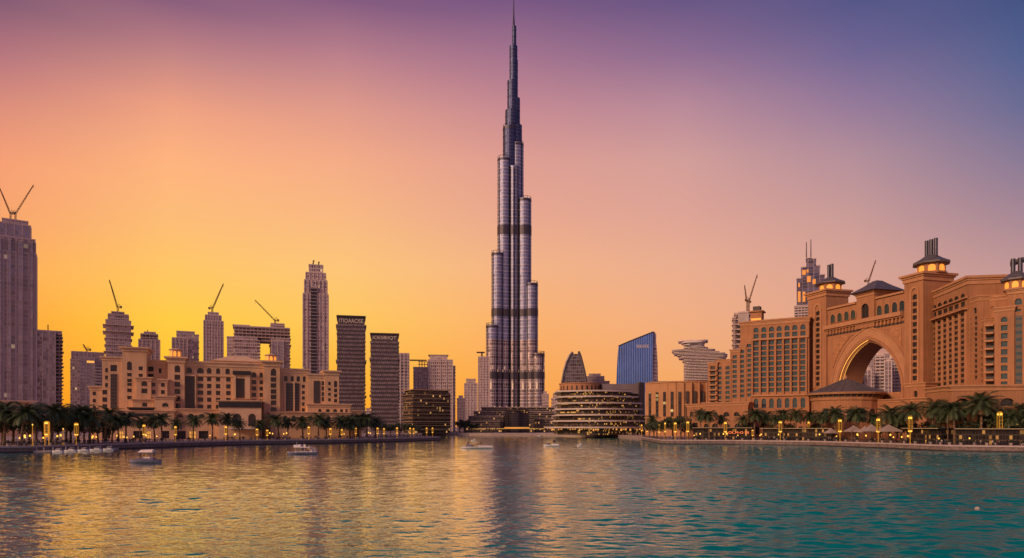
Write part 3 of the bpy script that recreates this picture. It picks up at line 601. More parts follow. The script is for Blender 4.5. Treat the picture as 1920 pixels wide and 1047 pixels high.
# windows in the attic are panes set into shallow surrounds of the wall
for cs,y0,y1,pr in ((((206,22),(238,22),(270,22),(301,22)),590,606,g2x(206)),(((424,24),(458,24),(495,26),(530,26)),573,591.5,g2x(424))):
    for x,wd in cs:
        u0,_=uv(g2x(x-wd/2),YH);u1,_=uv(g2x(x+wd/2),YH);va=G.uv(pr,y1,0)[1];vb=G.uv(pr,y0,0)[1]
        # arched pane with frame
        m=(u0+u1)/2;r=(u1-u0)/2
        pts=[(u0,va),(u1,va),(u1,vb-r*1.2)]+[(m+r*math.cos(t),vb-r*1.2+r*1.2*math.sin(t)) for t in (.4,.8,1.2,1.57,1.94,2.34,2.74)]+[(u0,vb-r*1.2)]
        b=MB(); b.face([(x_,-.06,z) for x_,z in pts],1)
        po=[(m+(x_-m)*1.22,(z-va)*1.08+va-.1) for x_,z in pts]
        for i in range(len(pts)):
            j=(i+1)%len(pts); a_,b_,c_,d_=pts[i],pts[j],po[j],po[i]
            b.face([(a_[0],-.45,a_[1]),(d_[0],-.45,d_[1]),(c_[0],-.45,c_[1]),(b_[0],-.45,b_[1])][::-1],0); b.face([(d_[0],-.45,d_[1]),(c_[0],-.45,c_[1]),(c_[0],0,c_[1]),(d_[0],0,d_[1])],0); b.face([(a_[0],-.45,a_[1]),(b_[0],-.45,b_[1]),(b_[0],-.05,b_[1]),(a_[0],-.05,a_[1])],0)
        for k in (1,2): xx=u0+(u1-u0)*k/3; b.box(xx-.06,xx+.06,-.16,-.07,va,vb-r*.3,2)
        for k in (1,2,3): zz=va+(vb-va)*k/4.4; b.box(u0,u1,-.15,-.08,zz-.06,zz+.06,2)
        b.build('window',[TERRAT,GLASST,FRAMED],G.root)
G.slab('parapet',1553,1606,578,581.5,0,.8,TERRAT,pxr=1554);G.slab('parapet',1638,1696,558.5,562,0,.8,TERRAT,pxr=1640)
H=G.holes([(g2x(353),14)],[(569.5,597)],g2x(353),1.2,arch=(0,))
G.block('centre_pavilion',1606,1639,556,1.2,13,(TERRA,TERRAT),H,kind='recess',cornice=1.0,cp=.6,ybot=618)
u0,zr=G.uv(1606,553,1.2);u1,_=G.uv(1639,553,1.2); um=(u0+u1)/2; hw2=(u1-u0)/2+2.5; b=MB()
q0=[(um-hw2,-3.6),(um+hw2,-3.6),(um+hw2,14.4),(um-hw2,14.4)];q1=[(um-hw2*.5,1),(um+hw2*.5,1),(um+hw2*.5,10),(um-hw2*.5,10)];q2=[(um-1.2,4),(um+1.2,4),(um+1.2,7),(um-1.2,7)]
for A,B,za,zb in ((q0,q1,zr+.3,zr+3.2),(q1,q2,zr+3.2,zr+5.6)):
    for i in range(4): j=(i+1)%4; b.face([(*A[i],za),(*A[j],za),(*B[j],zb),(*B[i],zb)])
b.face([(*p,zr+5.6) for p in q2]); b.face([(*p,zr+.3) for p in q0[::-1]]); b.build('pavilion_roof',ROOFG,G.root)
# lanterns on the towers
lantern_on(G,1537,1577,552.5,533.5,521,1.0,6.5,2,wall=TERRA,eave=1.3,pr=.75,ph=6.5)
lantern_on(G,1722,1770,514,497,479,1.0,7.5,3,wall=TERRA,eave=1.3,pr=.75,ph=6.5)
# base pieces
H=G.holes([(1716.5,7)],[(733,745)],1716,4,arch=(0,)); G.block('gate_lodge',1698,1735,723,4,6,(TERRA,TERRAT),H,kind='recess',cornice=.8,cp=.4)
H=G.holes([(1640+15*k,8) for k in range(6)],[(795,808)],1640,6); G.block('podium',1640,1738,753,6,5,(TERRA,TERRAT),H,kind='recess',cornice=.7)
b=MB(); b.box(uM-hw,uM+hw,4,9,0,G.uv(1660,737,-6)[1]); b.build('court_wall',RELIEF,G.root)
G.finish()
# rotunda
d=304.0; c=W(1586,YH,d); r=66*d/FOC
ro=thing('rotunda','round terracotta pavilion with grey conical roof standing in front of the big arch','pavilion',(c.x,c.y,GZ))
zt=lambda y:CAMZ+(YH-y)/FOC*d-GZ
b=MB(); b.lathe([(r*.9,0),(r*.9,zt(752)),(r*.93,zt(752)),(r*.93,zt(747))],20,m=0); b.build('drum',TERRA,ro,smooth=False)
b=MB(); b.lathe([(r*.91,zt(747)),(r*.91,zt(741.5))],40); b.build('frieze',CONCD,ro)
b=MB()
for k in range(40):
    a=2*math.pi*k/40; p=Vector((math.cos(a),math.sin(a))); b.tube((p.x*r*.9,p.y*r*.9,zt(746.8)),(p.x*r*1.0,p.y*r*1.0,zt(741)),.22,.22,4)
b.build('eave_bracket',RELIEF,ro)
b=MB(); b.lathe([(r*1.03,zt(741.5)),(r*1.05,zt(738.5)),(r*1.0,zt(737.5))],40); b.build('eave',TERRAT,ro)
b=MB(); b.lathe([(r*1.0,zt(737.4)),(r*.55,zt(726)),(r*.12,zt(713)),(r*.02,zt(711))],20,rot=.08)
for k in range(20):
    a=2*math.pi*k/20+.08; p=Vector((math.cos(a),math.sin(a)))
    b.path([(p.x*r*1.0,p.y*r*1.0,zt(737.2)),(p.x*r*.55,p.y*r*.55,zt(725.8)),(p.x*r*.12,p.y*r*.12,zt(712.8))],[.12,.12,.08],4)
rf=b.build('conical_roof',ROOFG,ro)
b=MB(); b.lathe([(.5,zt(711.5)),(.9,zt(709)),(.3,zt(706)),(.05,zt(702))],8); b.build('finial',TERRAT,rf)
for k,a in enumerate((-150,-128,-108,-90,-72,-50,-30)):
    a=R(a); ww=r*.105; q=MB(); e=r*.9*1.004+.05; cs,sn=math.cos(a),math.sin(a)
    pts=[(-ww,zt(790)),(ww,zt(790)),(ww,zt(775))]+[(ww*math.cos(t),zt(775)+ww*1.1*math.sin(t)) for t in (.5,1,1.57,2.1,2.64)]+[(-ww,zt(775))]
    f=[(e*cs-x*sn,e*sn+x*cs,z) for x,z in pts]; q.face(f)
    fr=[(e*cs-x*1.25*sn,e*sn+x*1.25*cs,z) for x,z in pts]
    for i in range(len(f)):
        j=(i+1)%len(f); o_=lambda p:(p[0]+.35*cs,p[1]+.35*sn,p[2]); q.face([o_(f[i]),o_(fr[i]),o_(fr[j]),o_(f[j])][::-1],1); q.face([o_(fr[i]),fr[i],fr[j],o_(fr[j])],1)
    q.build('arched_window',[GLASSD,TERRAT],ro)
# ------------------------------------------------------------------ right wing
Q=Bld('hotel_wing','terracotta hotel wing of stepped blocks with balconies and lit lantern right of the gateway','hotel',1740,283,1815,250)
def q4x(x): return 1680+x/4.025
def q4y(y): return 440+y/4.025
cols=[(q4x(x),8.4) for x in (249,287,329,371,412,455,503)]
H=Q.holes(cols,[(576,586.5),(590,598.5)],1742,0,arch=(0,))
rows=[(608.5+9.35*k,614.6+9.35*k) for k in range(13)]
H+=Q.holes(cols,rows,1741,0)
Q.block('wing',1738,1815,558,0,19,(TERRA,TERRAT),H,kind='recess',cornice=1.5,cp=.6,rev=.35,pxr=1740)
Q.slab('string_course',1735,1815,605,607.5,0,1.6,TERRAT,pxr=1735);Q.slab('balustrade',1735,1815,586.8,589,0,.9,TERRAT,pxr=1735)
for i in range(8):
    a=[q4x(x) for x in (230,268,308,350,392,433.5,479,527)][i]; Q.slab('pilaster',a-1.0,a+1.0,607,731,0,.4,TERRAT,pxr=1740)
Q.block('rear_block',1758,1814,533,-6,12,(TERRA,TERRAT),cornice=1.0,pxr=1790)
H=Q.holes([(1819,4.4),(1829.5,5.2)],[(597+9.9*k,603.5+9.9*k) for k in range(12)],1820,-.8)
H=[q for q in H]+Q.holes([(1828.5,5.4)],[(577,588.5)],1828.5,-.8,arch=(0,))
Q.block('stepped_wing',1815.2,1834.5,566,-.8,14,(TERRA,TERRAT),H,kind='recess',cornice=1.0,cp=.3,rev=.4)
H=Q.holes([(1839.5,5.4)],[(617+10.6*k,624+10.6*k) for k in range(10)],1839.5,-1.6)
Q.block('stepped_wing',1834,1845,602,-1.6,12,(TERRA,TERRAT),H,kind='recess',cornice=.6,cp=.2,rev=.4)
Q.finish()
E=Bld('hotel_tower','terracotta corner tower with blue windows, stacked balconies and lit lantern at the right edge','hotel',1846,238,1945,228)
H=E.holes([(1883,12.5)],[(594.5,604.5)],1883,0,arch=(0,))+E.holes([(1883,12.5)],[(610+15.1*k,620.5+15.1*k) for k in range(8)],1883,0)
E.block('tower_face',1864.5,1902,581.5,0,12,(TERRA,TERRAT),H,kind='teal',cornice=.8,cp=.35)
E.block('balcony_recess',1845,1865,604,-2.2,10,(TERRA,TERRAT),cornice=.0)
for k in range(9):
    y=610+14.6*k; E.slab('balcony',1847.5,1865,y,y+3.2,-2.2,2.6,TERRAT,pxr=1856); u0=E.uv(1849,YH,-2.2)[0];u1=E.uv(1864,YH,-2.2)[0]; E.win(u0,u1,E.uv(1856,y+13.5,-2.2)[1],E.uv(1856,y+5,-2.2)[1],2.1,'recess')
H=E.holes([(1909.5,14)],[(560,572)],1909,-1,arch=(0,))+E.holes([(1909.5,10)],[(580,585)],1909,-1)
E.block('lantern_tower',1889.5,1960,547.5,-1,16,(TERRA,TERRAT),H,kind='teal',cornice=1.0,cp=.5)
u0,z1=E.uv(1904.5,592,-1);u1,_=E.uv(1916.5,592,-1);z0=E.uv(1910,722,-1)[1]; E.win(u0,u1,z0,z1,.92,'tealstrip')
H=E.holes([(1850.5,8),(1860.5,6)],[(576,583)],1850,-8); E.block('rear_block',1832,1892,563.5,-8,8,(TERRA,TERRAT),H,kind='teal',cornice=.8,cp=.35)
lantern_on(E,1886.5,1926,543.5,527,509.5,-1,6,2,wall=TERRA,eave=1.28,pr=.7,ph=4.6)
E.finish()
Pd=Bld('hotel_podium','long low terracotta podium with big round arches under the right hotel wing','podium',1784,233,1975,226)
H=Pd.holes([(1805,26),(1889,26),(1965,20)],[(747,762)],1889,0,arch=(0,))+Pd.holes([(1809,12),(1837,10),(1862,10),(1890,10),(1920,10)],[(786,797)],1837,0,arch=(0,))
Pd.block('podium_front',1784,1985,728,0,16,(TERRA,TERRAT),H,cornice=1.0,cp=.5,rev=1.0)
Pd.finish()
Ps=Bld('hotel_podium','low terracotta podium flank running back from the corner towards the gateway','podium',1737,252,1783.6,233.6)
H=Ps.holes([(1738.8+8.7*k,5.2) for k in range(1,5)],[(784,797)],1750,0,arch=(0,)); Ps.block('podium_flank',1737,1783.6,732.5,0,6,(TERRA,TERRAT),H,cornice=.9,cp=.5)
Ps.finish()
# ------------------------------------------------------------------ the tall tower
BD=1250.0; BX0=W(965,YH,BD).x
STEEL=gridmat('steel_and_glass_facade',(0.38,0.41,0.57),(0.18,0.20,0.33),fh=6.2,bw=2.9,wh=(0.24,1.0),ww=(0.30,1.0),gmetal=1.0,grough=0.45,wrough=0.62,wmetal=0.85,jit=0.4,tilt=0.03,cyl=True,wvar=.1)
STEELL=gridmat('lower_lit_facade',(0.56,0.48,0.49),(0.14,0.12,0.15),fh=6.0,bw=4.0,wh=(0.22,1.0),ww=(0.30,1.0),lit=0.05,litcol=(1,.55,.25),lits=.8,gmetal=1.0,grough=0.42,wrough=0.6,wmetal=0.8,jit=0.7,tilt=0.06,cyl=True,wvar=.15)  # paler warm base colour carries the horizon's reflection; a few windows are lit
STEELU=gridmat('upper_facade_dark_sky_tone',(0.10,0.12,0.22),(0.05,0.06,0.13),fh=6.2,bw=2.9,wh=(0.24,1.0),ww=(0.30,1.0),gmetal=1.0,grough=0.4,wrough=0.55,wmetal=0.85,jit=0.4,tilt=0.03,cyl=True,wvar=.1)  # same facade, darkened so its colour carries the dim high-sky reflection
FLOORL=mat('floor_line',(0.55,0.52,0.60),.55,.1,metal=.6)
MECH=mat('dark_louvre_band',(0.07,0.065,0.085),0.4,0.15,0.4,metal=0.6)
GAP=mat('dark_glass_and_groove_shade',(0.035,0.035,0.055),0.15,0.2,0.2,metal=0.6)
bt=thing('skyscraper','immensely tall slender silver tower of stepped rounded tiers ending in a needle spire','skyscraper',(BX0,BD,GZ))
zB_=lambda y:CAMZ+(YH-y)/FOC*BD-GZ
m_=BD/FOC
MB_BANDS=[(428,445),(583,597),(700,713)]
def bay(x,y,Rr,ytop,name='tier',low=True,crown=True,seg=22):
    zt=zB_(ytop)
    zl=zB_(640)
    o=MB()
    if low and zt>zl:
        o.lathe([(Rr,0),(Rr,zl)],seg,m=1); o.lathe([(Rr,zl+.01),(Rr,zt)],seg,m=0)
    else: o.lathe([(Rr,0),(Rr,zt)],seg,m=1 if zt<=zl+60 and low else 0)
    zz=12.4
    while zz<zt-4:
        o.lathe([(Rr+.28,zz-.45),(Rr+.28,zz+.45)],seg,m=2 if low else 0); zz+=12.4
    for a in ((-132,-48) if low else ()):
        cx_,cy_=(Rr+.1)*math.cos(R(a)),(Rr+.1)*math.sin(R(a)); o.tube((cx_,cy_,0),(cx_,cy_,zt),.85,.85,4,3)  # raised dark strips painted in as the shade of grooves between bays
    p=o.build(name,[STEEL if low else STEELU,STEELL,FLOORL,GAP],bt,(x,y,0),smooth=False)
    for a,b in MB_BANDS:
        if zB_(a)<zt-6:
            q=MB(); q.lathe([(Rr+.5,zB_(b)),(Rr+.5,zB_(a))],seg); q.build('louvre_band',MECH,p)
    if crown:
        q=MB(); q.lathe([(Rr+.35,zt-5),(Rr+.35,zt-1.2)],seg)
        for k in range(seg//2):
            a=2*math.pi*k/(seg//2); q.tube((Rr*.97*math.cos(a),Rr*.97*math.sin(a),zt-1.3),(Rr*.97*math.cos(a),Rr*.97*math.sin(a),zt+4.2),.45,.3,4)
        for k in range(seg): 
            a0,a1=2*math.pi*k/seg,2*math.pi*(k+1)/seg; q.tube((Rr*.97*math.cos(a0),Rr*.97*math.sin(a0),zt+3.4),(Rr*.97*math.cos(a1),Rr*.97*math.sin(a1),zt+3.4),.35,.35,4)
        q.build('crown_railing',MECH,p)
    return p
def edge_l(px,Rr): return (px-965)*m_+Rr
cL,sL=-1,-0.55
def LW(px,Rr,ytop,**k): x=edge_l(px,Rr); bay(x,-abs(x)*.55,Rr,ytop,**k)
def RW(px,Rr,ytop,**k): x=(px-965)*m_-Rr; bay(x,-abs(x)*.55,Rr,ytop,**k)
LW(912,12,614);LW(922,11.5,480);LW(933,12.5,303)
RW(1020,11.5,666);RW(1008,11.5,536);RW(996,12.5,378)
LW(943,13,242,low=False);RW(981.7,12.5,272);LW(947.3,12,210,low=False,crown=False);RW(978.7,10.5,237,low=False,crown=False)
LW(951.3,9.5,154,low=False,crown=False);RW(975,7.6,186,low=False,crown=False);LW(955.4,7.2,88,low=False,crown=False);RW(971,5.6,114,low=False,crown=False);LW(960.2,3.8,50,low=False,crown=False);RW(967.3,3.4,66,low=False,crown=False)
# rear wing and outer shoulders seen between the bays
for x,y,Rr,yt in ((0,20,13,350),(0,42,12,560),(-14,6,12,420),(15,6,12,450)): bay(x,y,Rr,yt,'rear_tier',crown=False)
bay(-1.2,-10,10.5,318,'central_tier',crown=False)
b=MB(); b.box(-2.6,.2,-21.2,-18,0,zB_(322)); b.build('central_recess',GAP,bt)
for x in (-7.4,5.2): 
    b=MB(); b.box(x-.7,x+.7,-19.5,-14,0,zB_(320)); b.build('central_rib',MECH,bt)
b=MB(); xs=(963.2-965)*m_; b.lathe([(2.1,zB_(70)),(1.9,zB_(42)),(1.2,zB_(30)),(.8,zB_(8)),(.35,zB_(-8))],10,(xs,0)); b.build('spire',PIPE,bt)
# vertical fins on the main bays
# podium of the tower
PODF=gridmat('podium_dark_glass',(0.20,0.16,0.15),(0.05,0.045,0.05),fh=2.1,bw=1.4,wh=(0.3,1.0),ww=(0.10,0.95),lit=0.07,litcol=(1,.45,.12),lits=.9,gmetal=0.8,grough=0.2,jit=.8,tilt=.08)
pd=thing('podium_complex','dark glass terraces with dim golden lights spreading out at the foot of the tallest tower','podium',(BX0,700,GZ))
zP=lambda y,d=700:CAMZ+(YH-y)/FOC*d-GZ
def pbox(px0,px1,yt,y0,y1,name='terrace'):
    x0=(px0-965)/FOC*700;x1=(px1-965)/FOC*700; b=MB(); b.box(x0,x1,y0,y1,0,zP(yt)); o=b.build(name,[PODF],pd)
    s=MB(); s.box(x0-.7,x1+.7,y0-.9,y1,zP(yt),zP(yt)+.7)
    n=int(zP(yt)/4.2)
    for k in range(1,n): s.box(x0-.4,x1+.4,y0-.45,y1-.2,k*4.2-.18,k*4.2+.12)
    s.build('terrace_edge',[mat('terrace_slab_edge',(0.36,0.29,0.27),.6,.15)] ,o); return o
pbox(898,1036,764.5,6,60);pbox(884,1026,772.5,0,50);pbox(876,940,781.5,-10,40);pbox(998,1046,776,-10,36);pbox(868,934,791,-20,34);pbox(1000,1050,787,-22,30)
DIMG=mat('dim_gold_light',(.3,.15,.05),.6,0,emit=(1,.5,.12),es=.5)
b=MB(); dr=22/FOC*680; b.lathe([(dr,0),(dr,zP(775,668))],36,(0,-32)); o=b.build('dark_drum',[GAP],pd)
b=MB()
for k in range(14): b.lathe([(dr+.12,2+k*1.55),(dr+.12,2.35+k*1.55)],36,(0,-32))
b.build('drum_ribs',MECH,o)
b=MB(); b.lathe([(dr+.6,zP(804.3,668)),(dr+.6,zP(801.2,668))],36,(0,-32)); b.build('lit_entrance_band',mat('dim_amber_band',(.4,.2,.05),.6,0,emit=(1,.4,.07),es=.6),o)
for a,c in ((878,942),(988,1046)):
    b=MB(); x0=(a-965)/FOC*678;x1=(c-965)/FOC*678; n=26
    for k in range(n):
        if rnd.random()<.7: xx=x0+(x1-x0)*k/n; b.box(xx,xx+(x1-x0)/n*.75,-24.2,-23.6,zP(805,678),zP(803.4,678))
    tag(b.build('golden_light_row',DIMG,pd),kind='stuff')
# ------------------------------------------------------------------ background towers
def tmat(name,wall,glass,**k): return gridmat(name,wall,glass,**k)
TW={'stripe':tmat('striped_tower_facade',(0.52,0.43,0.43),(0.19,0.17,0.21),fh=3.9,bw=4.6,wh=(.14,1),ww=(.34,1),gmetal=.7,grough=.25,jit=.22,lit=.02,litcol=(1,.7,.4),lits=.25),
 'mauve':tmat('mauve_tower_facade',(0.55,0.44,0.43),(0.30,0.25,0.27),fh=3.8,bw=2.4,wh=(.3,.95),gmetal=.5,grough=.25,jit=.6,lit=.015,litcol=(1,.65,.3),lits=.7),
 'mauve2':tmat('grey_tower_facade',(0.57,0.46,0.44),(0.29,0.24,0.25),fh=3.8,bw=2.2,wh=(.35,.9),ww=(.2,.8),gmetal=.4,grough=.3,jit=.6),
 'glassy':tmat('blue_grey_glass_facade',(0.46,0.39,0.40),(0.25,0.24,0.30),fh=3.9,bw=2.6,wh=(.14,1),ww=(.06,.94),gmetal=.8,grough=.2,jit=.18,tilt=.025),
 'dark':tmat('dark_woven_facade',(0.30,0.23,0.25),(0.05,0.045,0.06),fh=3.5,bw=6.0,wh=(.35,1),ww=(.08,.72),gmetal=.5,grough=.3,jit=.7,stag=.5),
 'lattice':tmat('bare_frame_facade',(0.42,0.31,0.29),(0.10,0.07,0.07),fh=3.8,bw=4.2,wh=(.28,1),ww=(.18,1),gmetal=.0,grough=.8,jit=.8,tilt=0),
 'office':tmat('office_dark_facade',(0.16,0.12,0.10),(0.055,0.045,0.04),fh=2.1,bw=1.3,wh=(.2,1),ww=(.08,1),gmetal=.8,grough=.15,jit=.6,lit=.05,litcol=(1,.5,.16),lits=.7),
 'white':tmat('white_balcony_facade',(0.50,0.42,0.43),(0.10,0.10,0.13),fh=3.4,bw=4.0,wh=(.38,1),ww=(.1,.9),gmetal=.5,grough=.3,jit=.6)}
SLABM=mat('tower_slab_edge',(0.54,0.43,0.41),0.8,0.15); FINM=mat('tower_fin',(0.56,0.46,0.46),0.6,0.15); RAW=mat('raw_concrete',(0.33,0.25,0.23),.9,.25)
class Tower:
    def __init__(s,name,label,cat,px,d,yaw=0,group=None):
        s.px=px;s.d=d;s.m=d/FOC; c=W(px,YH,d); a=math.atan2(px-CX,FOC); s.k=s.m*math.cos(a); s.root=thing(name,label,cat,(c.x,d,GZ),R(yaw)-a,group)
    def X(s,px): return (px-s.px)*s.k
    def Z(s,py): return CAMZ+(YH-py)*s.m-GZ
    def seg(s,px0,px1,yt,y0,dep,mt,part='shaft',slab=0,fin=0,ybot=None,so=.5,fo=.5,rag=0,par=None,slm=None,fnm=None):
        x0,x1=s.X(px0),s.X(px1); z1=s.Z(yt); z0=0 if ybot is None else s.Z(ybot); b=MB(); b.box(x0,x1,y0,y0+dep,z0,z1)
        if slab:
            k=int(z0/slab)+1
            while k*slab<z1:
                e=so*(1+rag*rnd.choice((0,0,.6,1.5))); b.box(x0-e,x1+e,y0-e,y0+dep+e,k*slab-.22,k*slab+.22,1); k+=1
        if fin:
            n=max(1,round((x1-x0)/fin))
            for k in range(n+1): xx=x0+(x1-x0)*k/n; b.box(xx-.35,xx+.35,y0-fo-.1,y0+.1,z0,z1+.4,2)
            n2=max(1,round(dep/fin))
            for sg,xx in ((-1,x0),(1,x1)):
                for k in range(1,n2+1): yy=y0+dep*k/n2; b.box(min(xx,xx+sg*fo)-.05,max(xx,xx+sg*fo)+.05,yy-.35,yy+.35,z0,z1+.4,2)
        o=b.build(part,[TW[mt] if isinstance(mt,str) else mt,slm or SLABM,fnm or FINM],par or s.root)
        p=MB(); p.box(x0-.3,x1+.3,y0-.35,y0+dep+.3,z1,z1+1.1); p.build('parapet',fnm or FINM,o)
        return o
    def cap(s,px0,px1,yt,yb,y0,dep,m,part='roof_plant',par=None):
        b=MB(); b.box(s.X(px0),s.X(px1),y0,y0+dep,s.Z(yb),s.Z(yt)); return b.build(part,m,par or s.root)
T=Tower('tower','very tall mauve glass tower with stepped top and two cranes, cut by the left edge','tower',28,600)
T.seg(-14,69,474,0,36,'stripe',fin=9.2,fo=.9); T.seg(-10,66.5,446,1.2,32,'stripe','setback',fin=9.2,fo=.9,ybot=474); T.seg(-4,58,420,3,28,'glassy','setback',fin=6,fo=.7,ybot=446);T.seg(4,53,411.5,5,22,'mauve','crown',ybot=420)
for a,b_ in ((-6,3),(15,21),(34,43),(57,62)): T.seg(a,b_,452,-1.3,2,'glassy','glass_bay')
T=Tower('tower','grey glass block with open floor slabs beside the leftmost tall tower','tower',92,700)
T.seg(68,104,622,2,26,'glassy',fin=5,fo=.4);T.seg(103,116.5,626,4,24,'lattice','open_floors',slab=3.8,so=.9,rag=.6);T.seg(69,116,621,3,24,'mauve','crown',ybot=626)
T.cap(89,91,607,621,10,1,DARKST,'mast')
T=Tower('tower','pale slab tower with a gold-lit notch just left of the sandstone hotel','tower',164,760)
T.seg(134,196,660,10,26,'mauve2',fin=4);T.seg(146,178,672,4,8,'glassy','front_bay',fin=9);T.seg(178,196,690,2,10,'white','balcony_bay',slab=3.4,so=.8);T.seg(132,150,676,3,9,'mauve','side_bay')
b=MB(); b.box(T.X(162),T.X(177),3.6,4.1,T.Z(680),T.Z(676)); b.build('lit_sign_band',LEDS,T.root)
T=Tower('tower','mauve tower under construction with ragged floors and a leaning crane above the hotel','tower',221,780)
T.seg(198,246,602,0,30,'mauve2',slab=7.6,so=1.3,rag=.8);T.seg(203,241,590,2,26,'mauve','setback',slab=3.8,ybot=602,so=.7);T.seg(209,233,585,5,18,'lattice','crown',ybot=590)
T=Tower('tower','short pale tower with stepped top between two cranes behind the hotel','tower',280,860)
T.seg(260,300,638,0,30,'mauve2',fin=5);T.seg(264,296,627,2,24,'lattice','setback',ybot=638,slab=3.8,so=.6);T.seg(270,292,623,5,18,'mauve','crown',ybot=627); T.cap(276,277.5,617,623,10,1.5,DARKST,'mast')
T=Tower('tower','pale double slab tower directly behind the left lit lantern','tower',348,860)
T.seg(331,373,628,0,30,'mauve',slab=7.6,so=.5);T.seg(323,352,636,-3,12,'mauve2','front_bay',fin=4);T.seg(331,365,622,4,24,'mauve2','crown',ybot=628)
T=Tower('tower','slim pinkish tower with a crane and stepped crown, centre of the left skyline','tower',400,820)
T.seg(382,419,603,0,30,'mauve2',fin=3.2,fo=.4);T.seg(385,415,592,2,26,'mauve2','setback',ybot=603,fin=3.2);T.seg(390,410,586,5,18,'mauve','crown',ybot=592)
T=Tower('twin_tower','twin towers under construction joined by a high bridge of bare floors','tower',490,800)
T.seg(440,483,634,0,30,'mauve',slab=7.6,so=.8,rag=.6);T.seg(508,544,634,0,30,'mauve2',slab=3.8,so=.9,rag=.7);T.seg(440,544,614,2,24,'lattice','sky_bridge',ybot=640,slab=3.8,so=.7,rag=.8);T.seg(508,534,606,3,20,'mauve2','crown',ybot=616,slab=3.8);T.seg(437,468,612,3,18,'lattice','crown',ybot=616);T.seg(426,444,634,6,20,'mauve2','annexe');T.seg(484,487,640,0,20,'mauve2','jamb',slab=3.8,so=.8);T.seg(510,532,640,-2,4,'glassy','glass_bay',fin=6)
T=Tower('tower','tall tapering rose-grey tower with vertical fins standing alone right of the sandstone hotel','tower',592,760)
T.seg(568.5,615.5,552,0,28,'mauve',fin=4.6,fo=.7);T.seg(571,613.5,526,1.5,25,'mauve','setback',ybot=552,fin=4.2,fo=.6);T.seg(573.5,611,512,2.5,22,'mauve2','setback',ybot=526,fin=4.2);T.seg(579,606,496.5,4,16,'mauve','crown',ybot=512)
T.seg(583,594,540,-1.2,3,GAP,'louvre_bay',slab=3.8,so=.3)
for x0,y0,x1,y1 in ((586,496,588,486),(597,496,598,488)):
    b=MB(); b.tube((T.X(x0),10,T.Z(y0)),(T.X(x1),10,T.Z(y1)),.9,.6,5); b.tube((T.X(x1)-.8,10,T.Z(y1)),(T.X(x1)+.9,10,T.Z(y1)+.3),.8,.8,5); b.build('roof_gantry',DARKST,T.root)
def text(s,w,h,loc,m,parent,name='sign_letters',rz=0):
    cu=bpy.data.curves.new('sign','FONT'); cu.body=s; cu.extrude=.12; o=bpy.data.objects.new('tmp',cu); COL.objects.link(o)
    dg=bpy.context.evaluated_depsgraph_get(); me=bpy.data.meshes.new_from_object(o.evaluated_get(dg)); bpy.data.objects.remove(o)
    xs=[v.co.x for v in me.vertices];ys=[v.co.y for v in me.vertices]; a,b_,c,d_=min(xs),max(xs),min(ys),max(ys)
    for v in me.vertices:
        x,y,z=v.co; v.co=((x-(a+b_)/2)/(b_-a)*w,-z,(y-(c+d_)/2)/(d_-c)*h)
    me.materials.clear(); me.materials.append(m); o=link(name,me,parent,loc); o.rotation_euler=(0,0,rz); return o
SIGNL=mat('pale_sign_letters',(0.5,0.4,0.33),0.5,0,emit=(1,.72,.5),es=.1)
def woven(px0,px1,yt,d,label,letters,ysg):
    T=Tower('woven_tower',label,'tower',(px0+px1)/2,d); x0,x1=T.X(px0),T.X(px1); zt=T.Z(yt)
    T.seg(px0,px1,yt,0,30,mat('dark_tower_core',(0.085,0.07,0.085),.35,.2,metal=.3),'shaft')
    q=MB(); fh=3.7; k=0; zmax=T.Z(ysg+7)
    while k*fh<zmax:
        z=k*fh
        n=13; wd=(x1-x0)/n
        for i in range(-1,n+1):
            a=x0+(i+(.5 if k%2 else 0))*wd; c=a+wd*.86; a=max(a,x0-.15);c=min(c,x1+.15)
            if c-a<.6: continue
            pr=rnd.uniform(.25,.8); q.box(a,c,-pr,.05,z+.1,z+fh*.52+rnd.uniform(-.2,.2))
        nd=6; wy=30/nd
        for sg,xx in ((-1,x0),(1,x1)):
            for i in range(nd):
                a=(i+(.5 if k%2 else 0))*wy; c=min(a+wy*.8,30); pr=rnd.uniform(.3,1.0) if k%9 else 1.6; q.box(min(xx,xx+sg*pr),max(xx,xx+sg*pr),a,c,z+.1,z+fh*.52)
        k+=1
    q.build('woven_panels',mat('dusky_woven_panel',(0.21,0.165,0.185),.6,.4,.35),T.root)
    b=MB(); b.box(x0-1,x1+1,-1.2,31,zt,zt+1.4); b.build('roof_slab',DARKST,T.root)
    text(letters,(x1-x0)*.88,4.6*d/800,((x0+x1)/2,-.35,T.Z(ysg)),SIGNL,T.root)
    return T
woven(633,684,595,640,'taller of the two dark woven-faced towers with pale letters along its top','ITIOAACISE',602)
woven(696,746.5,628,620,'shorter of the two dark woven-faced towers with pale letters along its top','IOESBIIQT',634)
T=Tower('tower','thin grey tower partly hidden behind the shorter woven tower','tower',757,760); T.seg(744,767,664,0,26,'white',fin=5,slab=3.8,so=.3);T.cap(746,766,662,664,2,18,SLABM,'roof_slab')
T=Tower('tower','grey apartment tower with emblem on its flat crown behind the dark office block','tower',815,780)
T.seg(803,849,676,0,30,'mauve2',fin=7,slab=3.8,so=.5);T.seg(775,806,690,3,26,'mauve2','lower_wing',slab=3.8,so=.4);T.seg(846,854,687,3,24,'mauve2','side_bay',slab=3.8);T.seg(806,839,667,3,22,SLABM,'crown',ybot=676)
b=MB(); b.box(T.X(803),T.X(841),2,26,T.Z(667)+1.2,T.Z(665)); b.build('roof_slab',DARKST,T.root)
text('AfIm',T.m*10,T.m*3,(T.X(822),2.4,T.Z(671)),SIGNL,T.root)
b=MB()
for k in range(4): b.tube((T.X(786+k*5),6,T.Z(690)),(T.X(786+k*5),6,T.Z(676+k)),.4,.4,4)
for y in (678,683): b.tube((T.X(784),6,T.Z(y)),(T.X(805),6,T.Z(y)),.4,.4,4)
